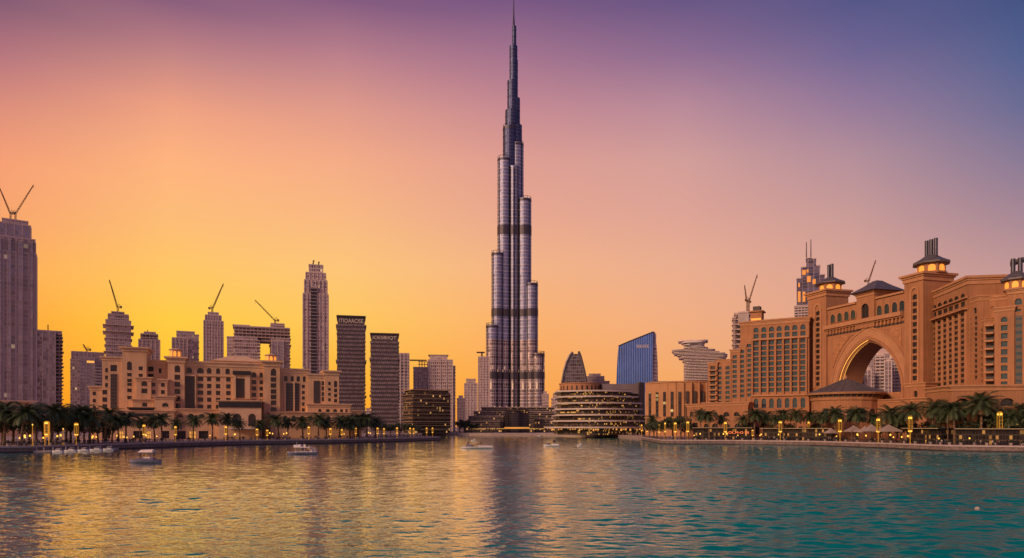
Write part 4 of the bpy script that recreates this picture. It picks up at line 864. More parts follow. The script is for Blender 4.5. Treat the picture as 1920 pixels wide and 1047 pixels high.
b.build('scaffold',CRANE,T.root)
b=MB(); b.box(T.X(768),T.X(800),7,8.6,T.Z(676.2),T.Z(673.8)); b.tube((T.X(791),7.8,T.Z(674.5)),(T.X(791),7.8,T.Z(688)),.5,.5,4); b.build('roof_beam',CRANE,T.root)
T=Tower('office_block','dark glass office block with thin gold floor lines left of the tallest tower','office block',811,600,24)
GOLD=mat('golden_floor_line',(0.55,0.36,0.20),.45,.15,metal=.3)
w=66*T.m
b=MB(); b.box(-w*.60,w*.56,0,w*.75,0,T.Z(737)); o=b.build('shaft',[TW['office']],T.root)
q=MB()
for k in range(1,11): z=k*T.Z(737)/10.5; q.box(-w*.60-.5,w*.56+.5,-.5,w*.75+.5,z-.2,z+.15)
q.build('floor_lines',GOLD,o)
b=MB(); b.box(-w*.56,w*.52,1.2,w*.7,T.Z(737),T.Z(732)); b.build('roof_storey',[TW['office']],T.root); b=MB(); b.box(-w*.62,w*.58,-.8,w*.77,T.Z(732.4),T.Z(731)); b.build('roof_slab',GOLD,T.root)
T=Tower('tower','small far mauve tower with notched top left of the tallest tower','tower',882,1000); T.seg(871,895,720,0,26,'mauve2',fin=5);T.seg(874,892,712,2,20,'mauve2','crown',ybot=720); 
for x in (876,882,889): T.cap(x-1.5,x+1.5,709.5,712,6,4,SLABM,'roof_plant')
T=Tower('tower','narrow grey tower with roof beam hugging the left foot of the tallest tower','tower',905,1000); T.seg(897,918,670,0,30,'mauve2',fin=4); T.cap(902,905,660,670,6,3,DARKST,'mast'); T.cap(893.5,909,659,661.5,6,2,DARKST,'roof_beam')
for (a,c,yt,d,lab) in ((857,872,748,900,'low grey block behind the office block roof line'),(1016,1029,740,900,'narrow far block at the right foot of the tallest tower'),(1034,1052,748,800,'pale low block behind the left end of the terraced mall'),(767,782,772,720,'low far roofs between the thin grey tower and the office block'),(684,698,772,720,'low far roofs in the gap between the two woven towers')):
    T=Tower('low_building',lab,'building',(a+c)/2,d); T.seg(a,c,yt,0,25,'mauve2',slab=3.8); T.seg(a+3,c-4,yt-5,4,14,'mauve','roof_storey',ybot=yt)
T=Tower('low_building','long cream low building with flat roof behind the palms at the left edge','building',25,430); T.seg(-40,70,754,0,26,SAND); T.cap(-42,71.5,751.5,754,-1,28,SANDT,'roof_slab'); T.seg(60,69,757,-.6,2,GLASSB,'opening',ybot=768)
# ------------------------------------------------------------------ mall, sail tower, blue tower, fan hall, saucer tower
MALLG=gridmat('mall_lit_glazing',(0.10,0.075,0.06),(0.04,0.035,0.035),fh=1.2,bw=.8,wh=(.1,.9),ww=(.1,.9),lit=.14,litcol=(1,.46,.10),lits=.9,gmetal=.5,grough=.2,jit=.8,tilt=.1)
BANDM=mat('white_terrace_band',(0.55,0.47,0.44),.5,.1,.2)
MD=500.0; mall=thing('terraced_mall','shopping mall of dark lit floors between curved white terrace bands','mall',(W(1125,YH,MD).x,MD,GZ))
mz=lambda y:CAMZ+(YH-y)/FOC*MD-GZ; mx_=lambda px:(px-1125)/FOC*MD
def arc_poly(px0,px1,bulge,back,inset=0,n=18):
    x0,x1=mx_(px0)+inset,mx_(px1)-inset; pts=[]
    for k in range(n+1):
        t=k/n; x=x0+(x1-x0)*t; pts.append((x,-bulge*math.sin(math.pi*min(1,(t*.9+.06)))+inset))
    return pts+[(x1,back-inset*.2),(x0,back-inset*.2)]
LV=[(1043,1184,734.5,14),(1045,1196,745,16),(1044,1203,757,18),(1042,1204,768,20),(1041,1220,779,22),(1037,1218,790,24)]
for i,(a,c,y,bg_) in enumerate(LV):
    z=mz(y); b=MB(); b.prism(arc_poly(a,c,bg_,44),z-.5,z+.5); b.build('terrace_band',BANDM,mall)
    zn=mz(LV[i+1][2])+.5 if i<5 else 0
    b=MB(); b.prism(arc_poly(a,c,bg_,44,3.2),zn,z-.5); b.build('lit_storey',[MALLG],mall)
    r=MB(); P=arc_poly(a,c,bg_,44,.4)[:19]
    for p,q in zip(P,P[1:]): r.tube((*p,z+1.3),(*q,z+1.3),.07,.07,4); r.tube((*p,z+.45),(*p,z+1.3),.06,.06,4)
    r.build('terrace_railing',DARKST,mall)
b=MB(); b.prism(arc_poly(1024,1226,27,30),mz(803),mz(800.5)); b.build('ground_canopy',BANDM,mall)
BROWN=mat('brown_stone_drum',(0.40,0.20,0.10),.8,.15,.3)
b=MB(); cx_,rr=mx_(1093),(mx_(1133)-mx_(1053))/2; b.lathe([(rr,mz(737)),(rr,mz(718)),(rr+.5,mz(717.8)),(rr+.5,mz(716.2))],40,(cx_,22)); dr_=b.build('roof_drum',BROWN,mall)
for k in range(11):
    a=R(200+k*14); b=MB(); c_,s_=math.cos(a),math.sin(a); p=(cx_+rr*c_,22+rr*s_); t=(-s_*.55,c_*.55); o_=(c_*.12,s_*.12)
    f=[(p[0]+sg*t[0]+o_[0],p[1]+sg*t[1]+o_[1],z) for sg,z in ((-1,mz(733)),(1,mz(733)),(1,mz(722)),(-1,mz(722)))]; b.face(f); b.build('slit_window',GLASSB,dr_)
WALLG=mat('grey_metal_cladding',(0.22,0.19,0.20),.45,.1,.2,metal=.5); WALLD=mat('dark_metal_cladding',(0.06,0.06,0.075),.4,.1,.2,metal=.5)
b=MB(); b.prism([(mx_(1133),8),(mx_(1200),6),(mx_(1200),40),(mx_(1133),40)],mz(738),mz(719)); b.build('grey_roof_wall',WALLG,mall)
b=MB(); b.prism([(mx_(1199.6),2),(mx_(1213),8),(mx_(1213),40),(mx_(1199.6),40)],0,mz(716.5)); b.build('dark_end_wall',WALLD,mall)
b=MB(); x0=mx_(1030)
for k in range(46):
    x=x0+k*1.6; 
    if rnd.random()<.6: b.box(x,x+rnd.uniform(.4,1.2),-25.5,-25.2,mz(807)+rnd.uniform(-.5,1),mz(804))
tag(b.build('shop_lights',GLOWS,mall),kind='stuff')
# arch-shaped sail
T=Tower('arch_tower','pointed arch-shaped grey glass tower with two curved ribs above the mall drum','tower',1077,800)
LFT=[(1053,735),(1054,715),(1057.5,695),(1062.5,678),(1068,667),(1074,660.5)];RGT=[(1085,659.5),(1088.5,668),(1092.5,683),(1096,698),(1099,714),(1101,735)]
LF=[(T.X(x),T.Z(y)) for x,y in LFT];RG=[(T.X(x),T.Z(y)) for x,y in RGT]
poly=LF+[(T.X(1075.5),T.Z(664)),(T.X(1083),T.Z(664))]+RG
b=MB(); f=[(x,0,z) for x,z in poly]; bk=[(x,24,z) for x,z in poly]; b.face(f[::-1]); b.face(bk)
for i in range(len(f)): j=(i+1)%len(f); b.face([f[i],f[j],bk[j],bk[i]])
b.build('glass_body',[gridmat('arch_glass',(0.28,0.24,0.25),(0.12,0.12,0.15),fh=4,bw=2.4,wh=(.15,1),ww=(.1,1),gmetal=.8,grough=.2,jit=.5)],T.root)
for P in (LF,RG):
    RIBM=mat('grey_rib',(0.14,0.12,0.14),.4,.1,metal=.5)
    for yy in (-.6,24.6): b=MB(); b.path([(x,yy,z) for x,z in P],[1.5]*len(P),6); b.build('curved_rib',RIBM,T.root)
T=Tower('low_building','pale stepped block behind the right of the arch-shaped tower','building',1116,850); T.seg(1098,1133,707,0,25,'mauve2',slab=3.8);T.seg(1104,1126,702,3,18,'mauve','roof_storey',ybot=707);T.seg(1132,1143,716,2,18,'mauve2','side_wing')
# blue sail
BLUE=mat('blue_mirror_glass',(0.045,0.16,0.58),0.07,0.45,0.03,metal=1.0); BLUER=mat('bright_blue_rib',(0.36,0.52,0.95),0.3,0.1,metal=.8); SIDEG=gridmat('blue_tower_side',(0.32,0.26,0.32),(0.15,0.13,0.18),fh=4,bw=3,wh=(.3,.95),ww=(.1,.9))
T=Tower('blue_tower','blue mirror glass tower with slanting top and vertical ribs','tower',1190,780)
fx=[(1156,735),(1155.5,719),(1156.5,690),(1158,665),(1159.5,648.5),(1180,640),(1203,631.5),(1225,623.3),(1224,660),(1221.5,735)]
f=[(T.X(x),0,T.Z(y)) for x,y in fx]; 
sd_=[(1225.5,623.3),(1228.5,624),(1231,650),(1233,680),(1233.8,735),(1221.5,735)]
b=MB(); b.face(f[::-1]); bk=[(x+4,22,z) for x,_,z in f]
for i in range(len(f)): j=(i+1)%len(f); b.face([f[i],f[j],bk[j],bk[i]])
b.face(bk); o=b.build('mirror_front',BLUE,T.root)
import bisect
def topz(px):
    P=[(1155.5,700),(1157,665),(1159.5,648.5),(1180,640),(1203,631.5),(1225,623.3)]
    for (a,ya),(c,yc) in zip(P,P[1:]):
        if a<=px<=c: return ya+(yc-ya)*(px-a)/(c-a)
    return 648
for k in range(20):
    px=1159.8+k*3.3; b=MB(); b.box(T.X(px)-.28,T.X(px)+.28,-.9,-.02,0,T.Z(topz(px))-1); b.build('rib',BLUER,T.root)
b=MB(); g=[(1225.2,622.8),(1228.6,624),(1231.2,650),(1233,680),(1234,735),(1221.8,735),(1224.3,660)]; ff=[(T.X(x),3 if i in (1,2,3,4) else .4,T.Z(y)) for i,(x,y) in enumerate(g)]; b.face(ff)
bk=[(x,24,z) for x,_,z in ff]
for i in range(len(ff)): j=(i+1)%len(ff); b.face([ff[j],ff[i],bk[i],bk[j]])
b.build('side_wall',[SIDEG],T.root)
b=MB(); b.path([(T.X(x),-.3,T.Z(y)) for x,y in fx[4:8]],[.7]*4,5); b.build('roof_edge',DARKST,T.root)
text('IEEIIEE',T.X(1217)-T.X(1194),3.2,(T.X(1205.5),-1.2,T.Z(650)),SIGNL,T.root)
# fan hall
T=Tower('fan_hall','curved terracotta hall with tall slit windows and vertical ribs left of the right hotel','hall',1270,430)
FAN=mat('orange_stone_cladding',(0.48,0.25,0.12),.85,.12,.2)
x0,x1=T.X(1209),T.X(1336); n=24; P=[]
for k in range(n+1):
    t=k/n; P.append((x0+(x1-x0)*t,-16*math.sin(math.pi*(t*.75+.02))+4))
b=MB(); b.prism(P+[(x1,40),(x0,40)],0,T.Z(719)); o=b.build('curved_wall',FAN,T.root); b=MB(); b.prism([(x,y-.6) for x,y in P]+[(x1+.6,40.6),(x0-.6,40.6)],T.Z(719),T.Z(717)); b.build('cornice',FAN,o)
for k in range(9):
    px=1218+k*14; t=(T.X(px)-x0)/(x1-x0); y=-16*math.sin(math.pi*(t*.75+.02))+4
    b=MB(); b.box(T.X(px)-.8,T.X(px)+.8,y-.9,y+1.5,T.Z(781),T.Z(736)); b.build('slit_window',[gridmat('slit_lit_glass',(0.05,.04,.04),(.06,.055,.06),fh=2.4,bw=5,lit=.12,litcol=(1,.6,.2),lits=.8,gmetal=.4) if k==0 else bpy.data.materials['slit_lit_glass']],T.root)
    b=MB(); b.box(T.X(px+7)-.5,T.X(px+7)+.5,y-1.6,y+1.5,0,T.Z(720)); b.build('vertical_rib',FAN,T.root)
b=MB(); b.prism([(T.X(1213),14),(T.X(1334),14),(T.X(1334),38),(T.X(1228),38)],T.Z(719),T.Z(712)); b.build('roof_storey',WALLG,T.root)
# saucer tower
T=Tower('saucer_tower','building of stacked thin slabs flaring to a wide saucer with a flat disc on top','tower',1310,560)
SL=mat('pale_saucer_slab',(0.74,0.64,0.64),.6,.12); DKC=mat('dark_saucer_core',(0.09,0.08,0.09),.4,.3)
def ell(a,c,yt,yb,m,name,dy=1.0,yoff=20):
    x0,x1=T.X(a),T.X(c); hy=11*dy; r=min(5.0,(x1-x0)*.3); pts=[]
    for cx0,cy0,t0 in ((x1-r,hy-r,0),(x0+r,hy-r,90),(x0+r,-hy+r,180),(x1-r,-hy+r,270)):
        for k in range(5): t=R(t0+22.5*k); pts.append((cx0+r*math.cos(t),yoff+cy0+r*math.sin(t)))
    b=MB(); b.prism(pts,T.Z(yb),T.Z(yt)); return b.build(name,m,T.root)
ell(1270,1328,634.5,636.5,SL,'roof_disc'); ell(1276,1322,636.7,639.5,SL,'roof_disc'); ell(1284,1317,639.5,651,DKC,'core')
lv=[(1281,1321,642.5),(1283,1322,646),(1280,1328,648.5),(1258,1332,651.5),(1257.5,1340,654.3),(1260,1350,657),(1262,1361,659.8),(1268,1365,662.5),(1274,1365,665.3),(1271,1363,668),(1280,1358,671),(1278,1354,674),(1282,1351,677)]
lv+=[(1281,1347-(k%3),680+k*3.0) for k in range(14)]
for a,c,y in lv: ell(a,c,y,y+1.0,SL,'floor_slab',dy=rnd.uniform(.95,1.05))
ell(1287,1342,652,667,DKC,'core',.75); ell(1284,1343,667,800,gridmat('saucer_core_glass',(.2,.17,.18),(.08,.08,.1),fh=3,bw=2.5),'core',.8)
# ------------------------------------------------------------------ behind the right hotel
T=Tower('unfinished_building','grey unfinished building with scaffold edge behind the stepped hotel wing','building',1390,520)
T.seg(1377,1406,589,0,18,'lattice',slab=3.8,so=.4); T.seg(1373.5,1379,597,-1,10,RAW,'hoist_shaft',slab=3.8,so=.6); T.seg(1384,1404,587.5,-.8,3,CONC,'netting',ybot=610)
PIX=gridmat('stepped_tower_glass',(0.30,0.27,0.34),(0.17,0.17,0.26),fh=4,bw=7,wh=(.06,1),ww=(.05,.95),gmetal=.95,grough=.12,jit=.4,tilt=.05)
GOLDP=mat('gold_panel_glow',(0.95,0.50,0.14),.2,.2,.1,metal=1.0,emit=(1,.45,.1),es=.25)  # emission puts a glow into the panels in place of a reflected gleam
T=Tower('spire_tower','stepped blue glass tower with gold panels and twin needle spires behind the left gate tower','tower',1515,900)
for i,(a,c,y) in enumerate(((1489.5,1494,573),(1493.5,1502.5,522),(1502,1512.3,501),(1511.8,1522,485),(1521.5,1530,487),(1529.5,1537.5,500),(1537,1546,518))):
    T.seg(a,c,y,(0,-1.2,.4,-1.8,-.6,.5,-1)[i],26-i,[PIX][0],'stepped_slab')
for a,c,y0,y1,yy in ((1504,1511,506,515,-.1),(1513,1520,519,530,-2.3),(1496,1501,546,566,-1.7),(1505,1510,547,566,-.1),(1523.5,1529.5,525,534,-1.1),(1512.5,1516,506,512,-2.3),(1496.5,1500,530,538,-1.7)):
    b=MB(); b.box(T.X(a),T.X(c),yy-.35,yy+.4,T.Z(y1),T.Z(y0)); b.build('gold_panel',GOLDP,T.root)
T.seg(1490,1515,574,-3.5,6,'white','lower_floors',slab=3.4,so=.6)
for x,y in ((1512,451),(1520.5,447)): b=MB(); b.tube((T.X(x),8,T.Z(490)),(T.X(x),8,T.Z(y)),.75,.45,6); b.build('spire',PIPE,T.root)
for (a,c,yt,st,d,lab,kw) in ((1628,1668,664,'glassy',760,'blue-grey glass tower seen at the back through the big arch',dict(slab=4,so=.3)),(1641,1659,669,'white',700,'white balcony tower in the middle of the view through the arch',dict(slab=3.4,so=.8)),(1659,1672,678,'glassy',690,'narrow glass tower right of the white one inside the arch',dict(fin=4)),(1671,1700,672,'white',720,'wide apartment tower at the right side of the arch opening',dict(slab=3.4,so=.7)),(1604,1614,699,'glassy',680,'short dark glass block low at the left of the arch opening',dict(fin=3)),(1613,1621,698,'mauve2',700,'slim short mauve block low inside the arch',dict(slab=3.8)),(1620,1634,694,'glassy',690,'squat blue glass block with pale top inside the arch',dict(fin=3)),(1646,1664,646,'mauve2',900,'pale tower top showing near the apex of the arch',dict(fin=5))):
    T=Tower('distant_tower',lab,'tower',(a+c)/2,d); T.seg(a,c,yt,0,22,st,**kw); T.seg(a+2.5,c-2.5,yt-4,3,14,'mauve2','crown',ybot=yt)
# ------------------------------------------------------------------ cranes
def crane(label,d,base,top,tip,tail=None,cab=True,two=None):
    """luffing tower crane: base and top of the mast, tip of the jib, all as photo columns and rows at depth d"""
    P=lambda q:W(q[0],q[1],d); B=P(base); r=thing('tower_crane',label,'crane',(B.x,B.y,B.z)); L=lambda q:P(q)-B; m=d/FOC; w=.9*m
    def lattice(a,c,w0,w1,name,chord):
        a,c=Vector(a),Vector(c); ax=(c-a).normalized(); s1=ax.cross(Vector((0,1,0))).normalized(); s2=Vector((0,1,0)); n=max(3,int((c-a).length/(2.6*w0))); b=MB()
        for sx_,sy_ in ((-1,-1),(1,-1),(1,1),(-1,1)):
            b.tube(a+s1*sx_*w0/2+s2*sy_*w0/2,c+s1*sx_*w1/2+s2*sy_*w1/2,chord,chord,4)
        for k in range(n):
            p=a+(c-a)*k/n;q=a+(c-a)*(k+1)/n; wa=w0+(w1-w0)*k/n;wb=w0+(w1-w0)*(k+1)/n; sg=1 if k%2 else -1
            for sy_ in (-1,1): b.tube(p+s1*sg*wa/2+s2*sy_*wa/2,q-s1*sg*wb/2+s2*sy_*wb/2,chord*.7,chord*.7,3)
        return b.build(name,CRANE,r)
    ch=.33*m
    lattice((0,0,0),L(top),2.4*m,2.4*m,'mast',ch)
    tp=L(top); tipv=L(tip); sgn=1 if tipv.x>tp.x else -1
    lattice(tp+Vector((sgn*1.2*m,0,.5*m)),tipv,2.0*m,.8*m,'jib',ch)
    cb=MB(); cb.box(tp.x-sgn*7*m if sgn>0 else tp.x-1*m,tp.x+1*m if sgn>0 else tp.x+7*m,-1.2*m,1.2*m,tp.z-.4*m,tp.z+.6*m); x=tp.x-sgn*5.4*m; cb.box(x-1.6*m,x+1.6*m,-1.5*m,1.5*m,tp.z-2.2*m,tp.z+1.9*m); cb.build('counterweight',CRANE,r)
    cb=MB(); cb.box(tp.x+sgn*.2*m-1*m,tp.x+sgn*.2*m+1*m,-2.4*m,-1.1*m,tp.z-.6*m,tp.z+1.6*m); cb.build('cab',DARKST,r)
    fr=MB(); ap=tp+Vector((-sgn*2.2*m,0,6.0*m)); fr.path([tp+Vector((sgn*1*m,0,0)),ap],[ch*1.3,ch],4); fr.path([tp+Vector((-sgn*5.4*m,0,.6*m)),ap],[ch*1.2,ch],4); fr.build('a_frame',CRANE,r)
    ca=MB(); ca.tube(ap,tp+(tipv-tp)*.93,.06*m,.06*m,3); ca.tube(tipv,tipv+Vector((0,0,-5*m)),.05*m,.05*m,3); hk=tipv+Vector((0,0,-5.5*m)); ca.box(hk.x-.5*m,hk.x+.5*m,-.5*m,.5*m,hk.z-.6*m,hk.z+.5*m); ca.build('cable',CRANE,r)
    return r
crane('crane with jib leaning right on the leftmost tall tower',612,(29,412),(29,400),(63,347))
crane('crane with jib leaning left off the frame on the leftmost tall tower',606,(20,412),(20,400),(-1,352))
crane('crane with steep left-leaning jib on the ragged tower above the hotel',790,(221,586),(221,576),(205,525))
crane('crane with right-leaning jib on the slim pinkish tower',830,(398,587),(398,578),(419,532))
crane('crane with long left-leaning jib on the bridged twin towers',810,(516,607),(516,601),(478,563))
crane('tall crane with right-leaning jib beside the unfinished building',530,(1404,600),(1404,563),(1420,515))
crane('shorter crane with left-leaning jib beside the unfinished building',545,(1401,600),(1401,566),(1396,535))
crane('small crane with right-leaning jib behind the gateway roof',600,(1628,545),(1628,527),(1642,488))
crane('tiny crane on the roof of the pale slab tower at the left',770,(163,660),(163,656),(156,646))
T=Tower('roof_canopy','dark tilted canopy beam above the lantern at the right edge','canopy',1915,262); 
b=MB(); 
b.face([(T.X(1894),-2,T.Z(491)),(T.X(1960),-2,T.Z(476)),(T.X(1960),4,T.Z(476)),(T.X(1894),4,T.Z(491))]);
z=MB(); z.prism([(T.X(1893.5),0),(T.X(1960),0)]+[(T.X(1960),6),(T.X(1893.5),6)],0,1.0)
v=[]
for p in z.v: v.append((p[0],p[1],p[2]+T.Z(492.5)+(p[0]-T.X(1893.5))*.235))
z.v=v; z.build('canopy_beam',DARKST,T.root); b=MB(); b.box(T.X(1938),T.X(1944),1,5,T.Z(560),T.Z(482)); b.build('canopy_support',PIPE,T.root)
# ------------------------------------------------------------------ palms and trees
def interp(P,x):
    for (a,ya),(c,yc) in zip(P,P[1:]):
        if a<=x<=c: return ya+(yc-ya)*(x-a)/(c-a)
    return P[0][1] if x<P[0][0] else P[-1][1]
LED=[(-60,198),(60,209),(150,225),(215,238),(330,264),(450,293),(620,320),(740,353),(815,384)]
RED=[(1203,394),(1242,307),(1380,298.5),(1520,283),(1640,253),(1772,219.7),(1990,204)]
PALMG=mat('palm_frond_green',(0.055,0.085,0.035),.6,.35,.8); PALMD=mat('dry_palm_frond',(0.20,0.125,0.055),.8,.3,.8); TRUNK=mat('palm_trunk_bark',(0.20,0.13,0.085),.95,.3,1.5,bump=.6,bscale=5)
LEAF=mat('dark_tree_leaf',(0.04,0.06,0.028),.65,.4,.9); LEAF2=mat('olive_tree_leaf',(0.075,0.085,0.035),.65,.35,.9)
def palm_meshes(seed,hgt=10.0):
    r=random.Random(seed); t=MB(); n=9; lean=r.uniform(-1.2,1.2); pts=[];rs=[]
    for i in range(n+1):
        f=i/n; pts.append((lean*f*f,r.uniform(-.04,.04),hgt*f)); rs.append(.30-.09*f+(.14*(1-f)**4)+(.03 if i%2 else 0)+(.12 if i==n else 0))
    t.path(pts,rs,8)
    c=MB(); top=Vector(pts[-1])
    nf=58
    for i in range(nf):
        g=i/nf; a=i*2.399963+r.uniform(-.2,.2); e0=R(82-118*g**.85+r.uniform(-7,7)); L=5.2*(.82+.3*math.sin(math.pi*min(1,g*1.2)))*r.uniform(.85,1.1); dry=g>.84
        if dry: L*=.7
        p=top+Vector((0,0,r.uniform(-.3,.3))); d0=e0; segs=9; pp=[p]; h=Vector((math.cos(a),math.sin(a),0)); ang=d0
        for k in range(segs):
            ang-=R(r.uniform(5,9))*(1.0+.4*k/segs)*(1 if ang>-1.3 else 0); pp.append(pp[-1]+(h*math.cos(ang)+Vector((0,0,math.sin(ang))))*L/segs)
        side=h.cross(Vector((0,0,1))).normalized(); m=1 if dry else 0
        for k in range(segs):
            q0,q1=pp[k],pp[k+1]; w=.055*(1-k/segs)+.015; c.face([q0-side*w,q0+side*w,q1+side*w,q1-side*w],m)
            if k==0: continue
            ax=(q1-q0).normalized(); up=side.cross(ax).normalized()
            for j in (0,.5):
                o=q0+(q1-q0)*j; f=(k+j)/segs; ll=(1.25*math.sin(math.pi*min(.97,f*.85+.12))**.7)*r.uniform(.8,1.1)
                for sg in (-1,1):
                    tip=o+side*sg*ll*.80+ax*ll*.55+up*(-.1-.25*r.random())*ll+Vector((0,0,-.12*ll)); c.face([o-ax*.11,o+ax*.13,tip],m)
    for k in range(26): # stubs of cut fronds below the crown
        a=k*2.4; z=top.z-.15-k*.04; c.tube((top.x+.2*math.cos(a),.2*math.sin(a),z),(top.x+.55*math.cos(a),.55*math.sin(a),z+.35),.07,.05,3,1)
    return t.mesh('palm_trunk',TRUNK,True),c.mesh('palm_crown',[PALMG,PALMD])
PV=[palm_meshes(i) for i in range(6)]
def palm(px,cy,d,scale,label,group,v):
    B=W(px,YH,d); zc=CAMZ+(YH-cy)/FOC*d; s=scale; r=thing('palm_tree',label,'palm tree',(B.x,d,GZ),rnd.uniform(0,6.28),group)
    hz=(zc-GZ)/10.0; t,c=PV[v%6]
    a=link('trunk',t,r); a.scale=(s,s,hz); b=link('crown',c,r); b.scale=(s,s,s); b.location=(0,0,(zc-GZ)-10.0*s)
    # crown mesh has its centre at 10 m with the lean of the trunk
    return r
GL='palm trees along the left promenade'; GR='palm trees along the right promenade'
LP=[(-28,772,16,1.25),(8,771,14,1.3),(40,774,9,1.3),(68,776,17,1.15),(97,773,13,1.35),(124,777,18,1.15),(146,775,12,1.25),(168,780,9,1.2),(197,778,17,1.05),(222,790,11,1.0),(236,784,13,1.15),(262,792,16,.85),(290,789,14,1.0),(304,786,11,1.05),(330,794,18,.85),(362,788,14,.95),(398,784,15,1.0),(426,785,13,.95),(450,794,16,.8),(488,796,14,.8),(523,788,13,1.0),(540,792,17,.85),(568,791,14,1.0),(597,786,12,1.0),(612,793,16,.9),(637,790,14,1.0),(656,792,12,1.05),(672,788,16,1.05),(688,786,13,1.15),(704,792,18,.9)]
for i,(px,cy,dd,s) in enumerate(LP):
    d=interp(LED,px)+dd; s*=d/275.0*(1.22 if px<205 else .98)
    palm(px,cy,d,s,f'{nth(i)} palm counted from the left along the left promenade',GL,i)
RP=[(1226,786,16,.8),(1314,777,14,.95),(1330,779,10,1.0),(1352,786,18,.8),(1391,786,15,.85),(1414,777,11,1.05),(1434,781,16,.95),(1452,786,10,.85),(1470,777,13,1.0),(1492,778,10,1.05),(1514,780,15,1.0),(1541,782,12,.95),(1567,776,10,1.1),(1606,776,12,1.1),(1636,784,18,.85),(1668,777,11,1.15),(1690,783,16,.95),(1712,770,10,1.15),(1747,764,12,1.1),(1770,776,16,1.0),(1790,768,11,1.25),(1840,757,12,1.5),(1868,779,17,1.1),(1890,784,12,1.0),(1914,773,16,1.15),(1938,776,11,1.2)]
for i,(px,cy,dd,s) in enumerate(RP):
    d=interp(RED,px)+dd; s*=d/275.0*(1.2 if px>1640 else 1.05 if px>1550 else .92)
    palm(px,cy,d,s,f'{nth(i)} palm counted from the left along the right promenade',GR,i+2)
def tree_meshes(seed):
    r=random.Random(seed); t=MB(); c=MB(); t.path([(0,0,0),(.1,0,1.4),(.05,.1,2.6)],[.28,.22,.18],7)
    lob=[]
    for k in range(9):
        a=k*2.4+r.uniform(-.4,.4); q=Vector((1.9*math.cos(a)*r.uniform(.5,1.15),1.9*math.sin(a)*r.uniform(.5,1.15),4.0+r.uniform(-.9,1.6))); t.path([(.05,.1,2.5),tuple(Vector((.05,.1,2.5)).lerp(q,.55)+Vector((0,0,.2))),tuple(q)],[.13,.08,.03],5); lob.append((q,r.uniform(.8,1.4)))
    for q,R_ in lob:
        for k in range(150):
            v=Vector((r.gauss(0,1),r.gauss(0,1),r.gauss(0,.8))).normalized()*R_*r.random()**.4; p=q+v; n=Vector((r.gauss(0,1),r.gauss(0,1),r.gauss(0,1))).normalized(); u=n.orthogonal().normalized(); w=n.cross(u); s=r.uniform(.13,.27)
            c.face([p-u*s,p+w*s*.6,p+u*s,p-w*s*.6],0 if r.random()<.7 else 1)
    return t.mesh('tree_trunk',TRUNK,True),c.mesh('tree_crown',[LEAF,LEAF2])
TV=[tree_meshes(40+i) for i in range(4)]
GT={'L':'leafy trees behind the left promenade palms','M':'dark trees by the bay between the left promenade and the tallest tower','R':'leafy trees behind the right promenade palms'}
def tree(px,d,s,i,k,lab):
    B=W(px,YH,d); r=thing('leafy_tree',lab,'tree',(B.x,d,GZ),rnd.uniform(0,6.28),GT[k]); t,c=TV[i%4]
    for n,m in (('trunk',t),('crown',c)): o=link(n,m,r); o.scale=(s*1.15,s*1.15,s)
i=0
for n,(px,s) in enumerate([(-25,1.6),(5,1.5),(24,1.7),(55,1.5),(82,1.6),(108,1.5),(132,1.6),(158,1.4),(184,1.3),(210,1.1)]):
    tree(px,interp(LED,px)+24+rnd.uniform(-2,6),s,n,'L',f'{nth(n)} leafy dark tree from the left behind the left promenade palms')
for n,(px,d,s) in enumerate([(715,420,1.35),(732,425,1.2),(750,430,1.45),(768,440,1.3),(862,640,1.7),(872,630,2.0),(884,640,1.6),(893,632,1.5),(1042,600,1.2),(783,450,1.1)]):
    tree(px,d,s,n+1,'M',f'{nth(n)} dark tree counted in the planting around the bay below the office block')
for n,(px,dd,s) in enumerate([(1218,40,1.3),(1232,26,1.5),(1247,24,1.6),(1262,28,1.7),(1277,22,1.75),(1290,27,1.4),(1400,18,1.3),(1440,20,1.3),(1480,18,1.2),(1530,18,1.25),(1650,18,1.2),(1682,19,1.35),(1725,18,1.25),(1766,14,1.2),(1815,13,1.3),(1860,15,1.5),(1882,14,1.4),(1908,15,1.5)]):
    tree(px,interp(RED,px)+dd,s,n+2,'R',f'{nth(n)} leafy tree from the left behind the right promenade palms')
# ------------------------------------------------------------------ hedges / planting strips
def hedge(pts,name,label):
    b=MB(); r=random.Random(5)
    for p,q in zip(pts,pts[1:]):
        p,q=Vector((*p,GZ)),Vector((*q,GZ)); L=(q-p).length
        for k in range(int(L*26)):
            c=p+(q-p)*r.random()+Vector((r.uniform(-.9,.9),r.uniform(-.9,.9),r.uniform(0,1.5)+.5*r.random())); n=Vector((r.gauss(0,1),r.gauss(0,1),r.gauss(0,1))).normalized(); u=n.orthogonal().normalized(); w=n.cross(u); s=r.uniform(.14,.3); b.face([c-u*s,c+w*s*.6,c+u*s,c-w*s*.6],0 if r.random()<.75 else 1)
    o=b.build(name,[LEAF,LEAF2]); tag(o,label,'hedge',kind='stuff')
def line(ED,pxs,dd): return [(W(px,YH,interp(ED,px)+dd).x,interp(ED,px)+dd) for px in pxs]
hedge(line(LED,range(-60,180,30),21),'hedge','low dark hedge of leaves behind the palms at the far left')
hedge(line(LED,range(700,815,20),14),'hedge','low dark planting toward the tip of the left promenade')
hedge([(W(790,YH,614).x,622),(W(880,YH,624).x,628),(W(925,YH,606).x,608)],'hedge','dark planting along the far shore left of the tallest tower')
hedge(line(RED,range(1700,1960,30),13),'hedge','dark planting under the palms at the right end')
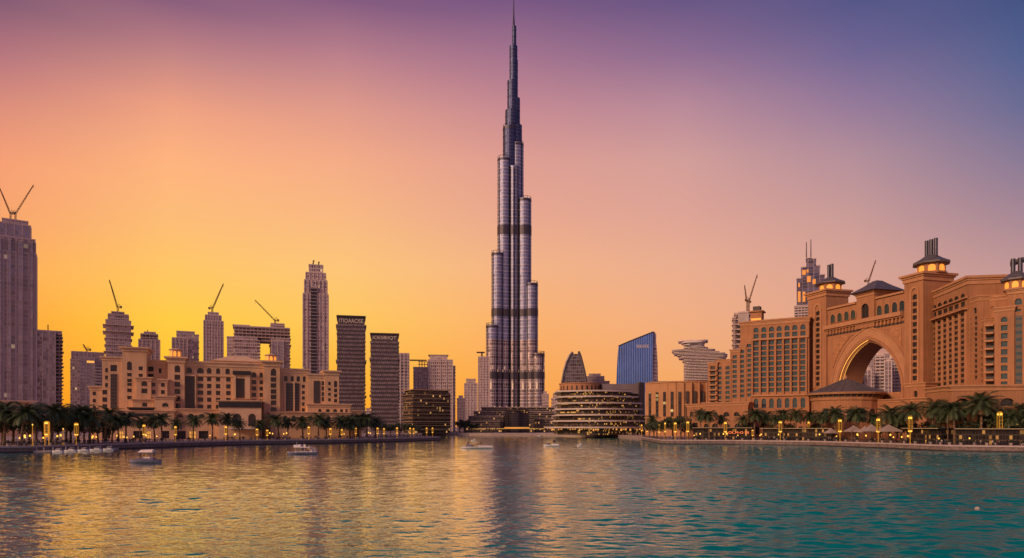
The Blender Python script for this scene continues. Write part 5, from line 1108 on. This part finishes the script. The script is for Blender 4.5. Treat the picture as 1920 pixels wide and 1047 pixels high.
# ------------------------------------------------------------------ lantern posts
def lamp_meshes(h,w,legs):
    f=MB(); g=MB(); p=MB(); z0=h*.42; z1=h*.95; hw=w/2; c=w*.065
    if legs==2:
        for sx_ in (-1,1): f.box(sx_*hw-c,sx_*hw+c,-c,c,0,z1)
        f.box(-hw+c,hw-c,-c*.9,c*.9,h*.34,h*.40)
        ring=[(-hw,-hw*.5),(hw,-hw*.5),(hw,hw*.5),(-hw,hw*.5)]
    else:
        f.tube((0,0,0),(0,0,z0),w*.14,w*.12,8); f.lathe([(w*.22,0),(w*.2,.5),(w*.14,.6)],8)
        f.lathe([(w*.12,z0-h*.05),(hw*1.0,z0)],4,rot=math.pi/4)
    q=hw*.96; qy=q if legs==1 else q*.5
    for a,b in ((-1,-1),(1,-1),(1,1),(-1,1)): f.box(a*q-c,a*q+c,b*qy-c,b*qy+c,z0,z1)
    for k in range(1,5):
        z=z0+(z1-z0)*(k/5); f.box(-q,q,-qy-.02,-qy+.04,z-.05,z+.05)
    f.box(-q*1.15,q*1.15,-qy*1.15,qy*1.15,z1,z1+h*.02); f.box(-q*.8,q*.8,-qy*.8,qy*.8,z1+h*.02,h)
    g.box(-q*.9,q*.9,-qy*.9,qy*.9,z1-h*.06,z1-.02); g.box(-q*.9,q*.9,-qy*.9,qy*.9,z0+.02,z0+h*.05)
    p.box(-q*.62,q*.62,-qy*.62,qy*.62,z0+h*.06,z1-h*.07)
    return f,g,p
def lamp(px,yt,d,w,legs,label,group):
    B=W(px,YH,d); h=CAMZ+(YH-yt)/FOC*d-GZ; r=thing('lantern_post',label,'street lamp',(B.x,d,GZ),0,group); f,g,p=lamp_meshes(h,w*d/FOC/(1+.8*abs(px-CX)/FOC),legs)
    f.build('gilded_frame',BRASS,r); g.build('lamp_glow',LAMPG,r); p.build('glass_panel',LAMPP,r)
LL=[(88,790,3,11.5,2),(143,793,5,7,1),(270,796,3.5,5.2,1),(329,799,3,4,1),(423.5,799,3,4.6,1),(482,804,5,4.2,1),(501,806,8,4,1),(579,800,2.5,4,1),(619.5,803,8,4.2,1),(641,805,9,3.6,1),(667,802,9,3.2,1),(708,802,4,3.2,1),(720,803,6,3,1),(744.5,801.5,3,3.2,1),(769,802,4,2.8,1),(775.5,803,7,2.6,1)]
for i,(px,yt,dd,w_,lg) in enumerate(LL):
    lamp(px,yt,interp(LED,px)+dd,w_,lg,('wide two-legged golden lantern frame at the left end' if lg==2 else f'{nth(i)} golden lantern post from the left on the left promenade'),'lit golden lantern posts on the left promenade')
for i,(px,yt,d) in enumerate([(800,802,410),(811,802,405)]): lamp(px,yt,d,2.6,1,('left' if i==0 else 'right')+' one of two slim lit posts before the dark office block','lit golden lantern posts on the left promenade')
RL=[(1203,796,430,2.6),(1213,798,420,2.6),(1236,795,330,2.8),(1247,792,320,2.8),(1266,792,316,4.6),(1289.5,790,312,4.8),(1360,791,304,5.2),(1411,806,306,3.2),(1463,789.5,293,5.6),(1516,790,292,3),(1575,786,276,6.4),(1646.5,784,256,6.6),(1706.6,780,240,7),(1874.5,772,222,9.5),(1905,793,228,6)]
for i,(px,yt,d,w_) in enumerate(RL):
    lamp(px,yt,d,w_,1,f'{nth(i)} golden lantern post from the left on the right promenade','lit golden lantern posts on the right promenade')
for i,(px,yt,d) in enumerate(((1777,777,228),(1597,800,268),(1318,806,304),(118.5,806,226),(61,798,214))):
    B=W(px,YH,d); h=CAMZ+(YH-yt)/FOC*d-GZ; b=MB(); lit=i>=3
    b.lathe([(.26,0),(.24,.6),(.12,.75),(.07,h)],8); r=thing('light_pole',['plain tall dark pole at the right promenade corner','plain dark pole in front of the parasols','plain pole before the low curved pavilion','short slim pole with glowing tip left of the second golden lantern','thin orange glowing pole left of the wide lantern frame'][i],'pole',(B.x,d,GZ)); b.build('shaft',[TRUNK if not lit else BRASS],r)
    q=MB(); q.lathe([(.10,h),(.18,h+.2),(.05,h+.5)],8); q.build('pole_head',LAMPG if lit else DARKST,r)
# small wall / table lights along the shopfronts
GS='small warm lights among the cafes'
lb=MB(); lb.lathe([(.05,0),(.05,2.1)],6,m=1); lb.lathe([(.1,2.1),(.24,2.25),(.24,2.55),(.08,2.75)],8,m=0)
LBM=lb.mesh('cafe_light',[LAMPG,DARKST])
def cafe(px,d,s=1.0):
    B=W(px,YH,d); o=link('cafe_light',LBM,None,(B.x,d,GZ)); o.scale=(s,s,s); return o
for k in range(30):
    px=rnd.uniform(-10,700) if k%4 else rnd.uniform(0,200); o=cafe(px,interp(LED,px)+rnd.uniform(9,24),rnd.uniform(.8,1.25)); tag(o,'small warm globe light on a short stand among the left promenade cafes','lamp','small warm lights among the left cafes')
for k in range(24):
    px=rnd.uniform(1290,1700) if k%4 else rnd.uniform(1700,1935); o=cafe(px,interp(RED,px)+rnd.uniform(4,11),rnd.uniform(.8,1.2)); tag(o,'small warm globe light on a short stand among the right promenade cafes','lamp','small warm lights among the right cafes')
# ------------------------------------------------------------------ restaurants and parasols on the right promenade
RG_=gridmat('restaurant_glazing',(0.03,0.022,0.02),(0.02,0.018,0.018),fh=1.7,bw=.9,wh=(.1,.82),ww=(.08,.92),lit=.08,litcol=(1,.42,.09),lits=.55,gmetal=.3,grough=.2,jit=.8)
def rest(px0,px1,dd,yt,label):
    d0,d1=interp(RED,px0)+dd,interp(RED,px1)+dd; b=Bld('restaurant',label,'restaurant',px0,d0,px1,d1); L=b.uv(px1,YH)[0]; h=CAMZ+(YH-yt)/FOC*d0-GZ
    q=MB(); q.box(0,L,0,5,0,h); q.build('glazed_front',[RG_],b.root); q=MB(); q.box(-.6,L+.6,-1.6,5.3,h,h+.3); q.build('flat_roof',DARKST,b.root); q=MB(); q.box(-.5,L+.5,-1.68,-1.6,h+.04,h+.2); q.build('roof_light_line',mat('dim_roof_light',(.3,.2,.1),.6,0,emit=(1,.6,.3),es=.25),b.root); return b,L,h
b,L,h_=rest(1300,1408,11,803,'dark glazed restaurant with red lit sign under the low curved pavilion')
u0=b.uv(1366,YH)[0];u1=b.uv(1404,YH)[0]; REDL=mat('red_neon_letters',(.5,.1,.03),.5,0,emit=(1,.22,.07),es=1.3)
text('OL.M-O 95',u1-u0,1.0,((u0+u1)/2,-.3,h_*.62),REDL,b.root)
rest(1430,1560,10,804,'dark glazed restaurant row under the palms before the tall hotel wing')
rest(1700,1765,8,804,'dark cafe pavilion with one bright orange room left of the podium corner')
rest(1792,1935,8,805,'long dark restaurant front under the podium at the right end')
PARA=mat('cream_parasol_canvas',(0.36,0.29,0.27),.85,.12,.5)
def parasol(px,yt,d,hw,label):
    B=W(px,YH,d); h=CAMZ+(YH-yt)/FOC*d-GZ; w=hw*d/FOC; r=thing('parasol',label,'parasol',(B.x,d,GZ),rnd.uniform(-.2,.2),'cream parasols on the right promenade'); b=MB(); b.lathe([(w*1.41,h*.60),(w*1.41,h*.66),(w*.5,h*.86),(.12,h)],4,rot=math.pi/4); b.build('canopy',PARA,r); p=MB(); p.tube((0,0,0),(0,0,h*.86),.09,.07,6); p.build('pole',DARKST,r); q=MB(); q.box(-.6,.6,-.6,.6,0,.12); q.build('base',DARKST,r)
for i,(px,yt,hw,dd) in enumerate(((1600,798,13,8),(1622,799,10,9),(1634,796,13,7),(1655,793,8,10),(1666,796,17,8))): parasol(px,yt,interp(RED,px)+dd,hw,f'{nth(i)} cream square parasol from the left before the rotunda')
parasol(1558,803,interp(RED,1558)+8,9,'cream square parasol alone left of the others near the rotunda')
# ------------------------------------------------------------------ railings
def railing(pts,label):
    b=MB(); 
    for (x0,y0),(x1,y1) in zip(pts,pts[1:]):
        L=math.hypot(x1-x0,y1-y0); n=max(1,int(L/1.6)); 
        for z in (.55,1.08): b.tube((x0,y0,GZ+z),(x1,y1,GZ+z),.045,.045,4)
        for k in range(n): t=k/n; b.box(x0+(x1-x0)*t-.045,x0+(x1-x0)*t+.045,y0+(y1-y0)*t-.045,y0+(y1-y0)*t+.045,GZ,GZ+1.1)
    o=b.build('railing',DARKST); tag(o,label,'railing')
railing(line(LED,[-60,60,150,215,330,450,620,740,812],1.6),'long dark metal railing along the edge of the left promenade')
railing(line(RED,[1205,1242,1380,1520,1640,1772,1990],1.6),'long dark metal railing along the edge of the right promenade')
# planters
SHR=MB(); r_=random.Random(3)
for k in range(140):
    c=Vector((r_.gauss(0,.33),r_.gauss(0,.33),.9+abs(r_.gauss(0,.35)))); n=Vector((r_.gauss(0,1),r_.gauss(0,1),r_.gauss(0,1))).normalized(); u=n.orthogonal().normalized(); w=n.cross(u); SHR.face([c-u*.17,c+w*.1,c+u*.17,c-w*.1])
SHM=SHR.mesh('planter_shrub',LEAF); pb=MB(); pb.lathe([(.42,0),(.58,.75),(.62,.8),(.5,.8)],8); PBM=pb.mesh('planter_pot',CONC)
for side,ED,xs in (('left',LED,[16+26*k for k in range(28)]),('right',RED,[1300+22*k for k in range(29)])):
    for px in xs:
        px+=rnd.uniform(-5,5); d=interp(ED,px)+rnd.uniform(4,6.5); B=W(px,YH,d); r=thing('planter',f'round pale planter with a small dark shrub on the {side} promenade','planter',(B.x,d,GZ),0,f'planters along the {side} promenade'); link('pot',PBM,r); link('shrub',SHM,r)
# ------------------------------------------------------------------ people
SKIN=mat('skin',(0.35,0.2,0.14),.6,0); HAIR=mat('dark_hair',(0.02,0.016,0.014),.6,0)
CL=[[mat('cloth_'+n,c,.85,.1) for n,c in ((a+'_top',x),(a+'_trousers',y))] for a,x,y in (('black',(.02,.02,.025),(.03,.03,.04)),('white',(.55,.52,.5),(.05,.05,.08)),('navy',(.03,.04,.10),(.12,.1,.09)),('red',(.25,.05,.04),(.03,.03,.035)),('grey',(.2,.18,.18),(.04,.045,.07)),('beige',(.4,.3,.22),(.2,.17,.15)))]
def person_mesh(pose,cl):
    st,arm=pose; V=[(0,0,.95),(0,.0,1.18),(0,0,1.42),(0,.0,1.52),(0,.02,1.62),(0,.01,1.73)]; E=[(0,1),(1,2),(2,3),(3,4),(4,5)]; Rr=[(.155,.12),(.15,.105),(.17,.10),(.06,.06),(.09,.105),(.055,.06)]
    for sg in (-1,1):
        f=st*sg; b=len(V); V+=[(sg*.10,0,.90),(sg*.10,f*.16+.02,.50),(sg*.10,f*.34-.04*abs(st),.09),(sg*.10,f*.34+.14,.04)]; E+=[(0,b),(b,b+1),(b+1,b+2),(b+2,b+3)]; Rr+=[(.10,.10),(.07,.07),(.045,.05),(.04,.035)]
        b=len(V); a=arm*-sg; V+=[(sg*.20,0,1.40),(sg*.25,-.02+a*.10,1.14),(sg*.24,a*.28+.06,.92),(sg*.235,a*.31+.10,.83)]; E+=[(2,b),(b,b+1),(b+1,b+2),(b+2,b+3)]; Rr+=[(.06,.06),(.045,.045),(.033,.033),(.035,.022)]
    me=bpy.data.meshes.new('p'); me.from_pydata(V,E,[]); o=bpy.data.objects.new('p',me); COL.objects.link(o)
    sk=o.modifiers.new('s','SKIN'); su=o.modifiers.new('u','SUBSURF'); su.levels=1; su.render_levels=1
    for i,v in enumerate(me.skin_vertices[0].data): v.radius=Rr[i]; v.use_root=(i==0)
    dg=bpy.context.evaluated_depsgraph_get(); nm=bpy.data.meshes.new_from_object(o.evaluated_get(dg)); bpy.data.objects.remove(o)
    for m in (cl[0],cl[1],SKIN,HAIR): nm.materials.append(m)
    for p in nm.polygons:
        z=p.center.z; x=abs(p.center.x); p.use_smooth=True
        p.material_index=3 if z>1.70 or (z>1.6 and p.center.y<-.02) else 2 if z>1.47 or (x>.19 and z<1.02 and z>.7) else 0 if z>.93 or x>.19 else 1
    return nm
POSES=[(1,.9),(.5,.5),(0,.05),(-.8,.7)]
PM=[person_mesh(POSES[i%4],CL[i]) for i in range(6)]
PLAB=['in black clothes','in a white top and dark trousers','in a navy top','in a red top and dark trousers','in a grey top','in beige clothes']
def person(x,y,i,where):
    o=link('person',PM[i],None,(x,y,GZ)); o.rotation_euler=(0,0,rnd.uniform(0,6.28)); s=rnd.uniform(.93,1.05); o.scale=(s,s,s); tag(o,f'distant person {PLAB[i]} on {where}','person',f'crowd on {where}')
for k in range(115):
    px=rnd.uniform(-5,812); d=interp(LED,px)+rnd.uniform(2.6,10); person(W(px,YH,d).x,d,rnd.choice((0,0,0,1,2,2,3,4,4,5)),'the left promenade')
for k in range(115):
    px=rnd.uniform(1215,1935); d=interp(RED,px)+rnd.uniform(2.6,8.5); person(W(px,YH,d).x,d,rnd.choice((0,0,0,1,2,2,3,4,4,5)),'the right promenade')
for k in range(60):
    px=rnd.uniform(1035,1200); d=interp([(1010,588),(1100,560),(1150,500),(1195,425),(1215,410)],px)+rnd.uniform(2,9); person(W(px,YH,d).x,d,rnd.choice((0,1,2,3,4,5)),'the terrace below the mall')
# ------------------------------------------------------------------ boats, dock, buoys
HULLB=mat('grey_blue_hull',(0.18,0.18,0.29),.45,.15,1.0); HULLW=mat('off_white_hull',(0.78,0.74,0.76),.4,.12,1.0); CANV=mat('cream_canopy',(0.86,0.74,0.66),.8,.1,1.0); BLKT=mat('dark_trim',(0.03,0.03,0.04),.5,.1)
def hull_mb(L,B,H,sheer=.35,n=12):
    b=MB(); rows=[]
    for i in range(n+1):
        t=i/n; x=-L/2+L*t; wv=B/2*(1-(max(0,(.55-t))/.55)**2.2)*(1-.15*max(0,t-.8)/.2); zt=H*(1+sheer*(1-t)**2); k=.55+.3*t
        rows.append([(x,-max(wv,.02),zt),(x+.0,-max(wv*.85,.02),zt*.45),(x+(L*.06*(1-t)),-max(wv*k*.6,.01),-.15),(x+(L*.06*(1-t)),max(wv*k*.6,.01),-.15),(x,max(wv*.85,.02),zt*.45),(x,max(wv,.02),zt)])
    for a,c in zip(rows,rows[1:]):
        for j in range(5): b.face([a[j],c[j],c[j+1],a[j+1]])
        b.face([a[5],c[5],(c[5][0],c[5][1]*.86,c[5][2]-.1),(a[5][0],a[5][1]*.86,a[5][2]-.1)],1); b.face([c[0],a[0],(a[0][0],a[0][1]*.86,a[0][2]-.1),(c[0][0],c[0][1]*.86,c[0][2]-.1)],1)
        b.face([(a[0][0],a[0][1]*.86,a[0][2]-.1),(a[5][0],a[5][1]*.86,a[5][2]-.1),(c[5][0],c[5][1]*.86,c[5][2]-.1),(c[0][0],c[0][1]*.86,c[0][2]-.1)],2)
    b.face(rows[-1]); b.face(rows[0][::-1]); return b
def water_at(px,py): d=depth_at(py); return W(px,py,d),d
# covered water taxi
P,d=water_at(272,869.5); L=57*d/FOC*.97; r=thing('water_taxi','small grey-blue water taxi with cream canopy on posts, nearest boat on the left','boat',(P.x,P.y,0),R(6))
hull_mb(L,2.3,.85,.15).build('hull',[HULLB,BLKT,HULLB],r)
b=MB(); b.prism([(-1.6,-.85),(1.9,-.85),(1.9,.85),(-1.6,.85)],.7,1.15); b.build('cabin_side',HULLB,r)
for x in (-.55,1.45):
    for y in (-.8,.8): b=MB(); b.tube((x,y,1.1),(x,y,2.35),.09,.09,6); b.build('canopy_post',BLKT if x<0 else HULLB,r)
b=MB(); b.box(-1.1,2.1,-1.0,1.0,2.3,2.45); b.build('canopy_rim',HULLB,r)
b=MB(); n=8
for k in range(n):
    t0,t1=math.pi*k/n,math.pi*(k+1)/n; f=lambda t,x,s:(x,-1.02*math.cos(t)*s,2.45+.62*math.sin(t)*s)
    b.face([f(t0,-.75,.85),f(t1,-.75,.85),f(t1,1.85,1),f(t0,1.85,1)]); b.face([(-1.25,-1.0*math.cos(t0),2.45),(-1.25,-1.0*math.cos(t1),2.45),f(t1,-.75,.85),f(t0,-.75,.85)]); b.face([(1.85,0,2.45),f(t0,1.85,1),f(t1,1.85,1)])
b.build('canopy',CANV,r)
b=MB(); b.tube((-1.4,0,1.1),(-1.8,0,1.75),.04,.03,5); b.tube((-1.8,-.5,1.7),(-1.8,.5,1.7),.04,.04,5); b.build('windscreen_frame',WHITE,r)
b=MB(); b.box(-.4,1.3,-.6,-.35,1.15,1.45); b.box(-.4,1.3,.35,.6,1.15,1.45); b.build('seat',CANV,r)
# tour boat with upper deck
P,d=water_at(567,852.5); L=56*d/FOC; r=thing('tour_boat','white double-deck tour boat with clutter on top off the left promenade','boat',(P.x,P.y,0),R(3))
hull_mb(L,2.6,.75,.05).build('hull',[HULLB,HULLW,HULLW],r); b=MB(); b.box(-1.9,3.9,-1.1,1.1,.66,.85); 
b.build('deck',HULLW,r)
for x in (-1.7,-.4,.9,2.2,3.6):
    for y in (-1.05,1.05): b=MB(); b.tube((x,y,.8),(x,y,2.0),.05,.05,5); b.build('post',WHITE,r)
b=MB(); b.box(-2.2,2.4,-1.2,1.2,2.0,2.2); b.prism([(-2.2,-1.15),(-.3,-1.15),(-.3,1.15),(-2.2,1.15)],2.2,2.75); b.build('upper_deck',HULLW,r)
b=MB()
for k in range(26): x=rnd.uniform(-1.6,3.7); y=rnd.choice((-.9,.9,0)); z=rnd.choice((.85,.85,2.2 if x<2.2 else .85)); s=rnd.uniform(.12,.3); b.box(x-s,x+s,y-s,y+s,z,z+rnd.uniform(.25,.8),rnd.choice((0,1,2)))
tag(b.build('deck_clutter',[BLKT,CANV,HULLB],r),kind='stuff')
b=MB(); b.tube((-1.6,0,2.7),(-1.6,0,3.6),.05,.03,5); b.build('mast',WHITE,r); b=MB(); b.path([(2.4,1.1,2.1),(3.6,1.1,1.7),(4.1,1.1,.8)],[.05]*3,5); b.path([(2.4,-1.1,2.1),(3.6,-1.1,1.7),(4.1,-1.1,.8)],[.05]*3,5); b.build('stern_rail',WHITE,r)
def barge(px,py,wpx,label,rot,extra):
    P,d=water_at(px,py); L=wpx*d/FOC; r=thing('workboat',label,'boat',(P.x,P.y,0),R(rot)); hull_mb(L,2.8,.75,.2).build('hull',[HULLW,BLKT,HULLW],r)
    b=MB(); b.box(L*.02,L*.46,-1.0,1.0,.6,1.15); b.build('deck_box',HULLW,r)
    b=MB(); b.prism([(-L*.34,-.8),(-L*.16,-.8),(-L*.14,.8),(-L*.34,.8)],.7,1.5); b.build('cabin',HULLB,r)
    b=MB(); b.path([(-L*.15,0,1.1),(0,0,1.6),(L*.1,0,1.9)],[.12,.1,.08],5); b.tube((L*.1,0,.9),(L*.12,0,2.7),.09,.06,5); b.box(L*.09,L*.15,-.3,.3,1.9,2.3); b.build('rig',BLKT,r)
    m=link('person',PM[0],None,(P.x+(-L*.28 if extra==1 else L*.2),P.y,1.1 if extra else .8)); tag(m,'person in dark clothes standing on the '+label,'person'); m['label']=('dark figure standing aboard the long white workboat' if extra==1 else 'dark figure standing on the short white workboat')
barge(895,842,62,'long low white workboat with small cabin and rig, left of the tower reflection',4,1)
barge(1034,838,30,'short white workboat with a standing figure, right of the tower reflection',-8,2)
for px,py,wp,lab in ((888,827,10,'tiny white boat far out near the far shore'),(1086,837,9,'tiny dark dinghy right of the short white workboat'),(1012,817.5,9,'tiny white launch moored by the far shore below the tower')):
    P,d=water_at(px,py); L=wp*d/FOC; r=thing('small_boat',lab,'boat',(P.x,P.y,0),R(10)); hull_mb(L,1.3,.5).build('hull',[HULLW,BLKT,HULLB],r); b=MB(); b.prism([(0,-.4),(.9,-.4),(.9,.4),(0,.4)],.4,1.15); b.build('cabin',HULLW,r)
for px,py,rr,lab in ((1832.5,956,.24,'larger pale round buoy floating at the lower right'),(1795.5,958,.13,'smaller dark round buoy left of the pale one')):
    P,d=water_at(px,py); r=thing('buoy',lab,'buoy',(P.x,P.y,0)); b=MB(); b.lathe([(rr*.5,-.1),(rr,.02),(rr*.95,rr*.7),(rr*.5,rr*1.15),(rr*.1,rr*1.25)],14); b.build('float',CONC if rr>.2 else HULLB,r,smooth=True); q=MB(); q.lathe([(rr*.14,rr*1.2),(rr*.14,rr*1.5)],6); q.build('mooring_ring',DARKST,r)
# landing stage and moored launches at the left
dk=thing('landing_stage','low pale floating landing stage in front of the promenade at the left','jetty',(0,0,0))
A=[water_at(62,848.6)[0],water_at(98,848.2)[0],water_at(160,845.6)[0],water_at(214,843.2)[0]]
for p,q in zip(A,A[1:]):
    t=(q-p).normalized(); n=Vector((-t.y,t.x,0)); b=MB(); b.prism([(v.x,v.y) for v in (p-n*1.8,q-n*1.8,q-n*.35,p-n*.35)],.05,.62); b.build('pontoon',CONC,dk)
for k in range(9):
    f=k/8*2.99; i=int(f); p=A[i].lerp(A[i+1],f-i); b=MB(); b.tube((p.x,p.y-1.6,0),(p.x,p.y-1.6,1.5),.09,.09,6); b.build('mooring_post',WHITE,dk)
for i,(px,py,w_,rot) in enumerate(((108,848.5,20,4),(132,847.6,22,6),(156,846.8,20,8),(180,845.6,22,10),(203,844.6,18,12))):
    P,d=water_at(px,py+.8); L=w_*d/FOC; r=thing('motor_launch',f'{nth(i)} white motor launch from the left moored at the landing stage','boat',(P.x,P.y,0),R(rot),'white launches at the landing stage'); hull_mb(L,1.5,.6,.3).build('hull',[HULLW,BLKT,HULLW],r); b=MB(); b.prism([(-L*.12,-.55),(L*.3,-.55),(L*.3,.55),(-L*.05,.55)],.45,.95); b.build('cabin',HULLW,r); b=MB(); b.path([(-L*.1,-.5,.95),(0,-.45,1.35),(L*.3,-.45,1.35)],[.04]*3,4); b.path([(-L*.1,.5,.95),(0,.45,1.35),(L*.3,.45,1.35)],[.04]*3,4); b.box(0,L*.3,-.5,.5,1.32,1.38); b.build('sun_roof',WHITE,r)
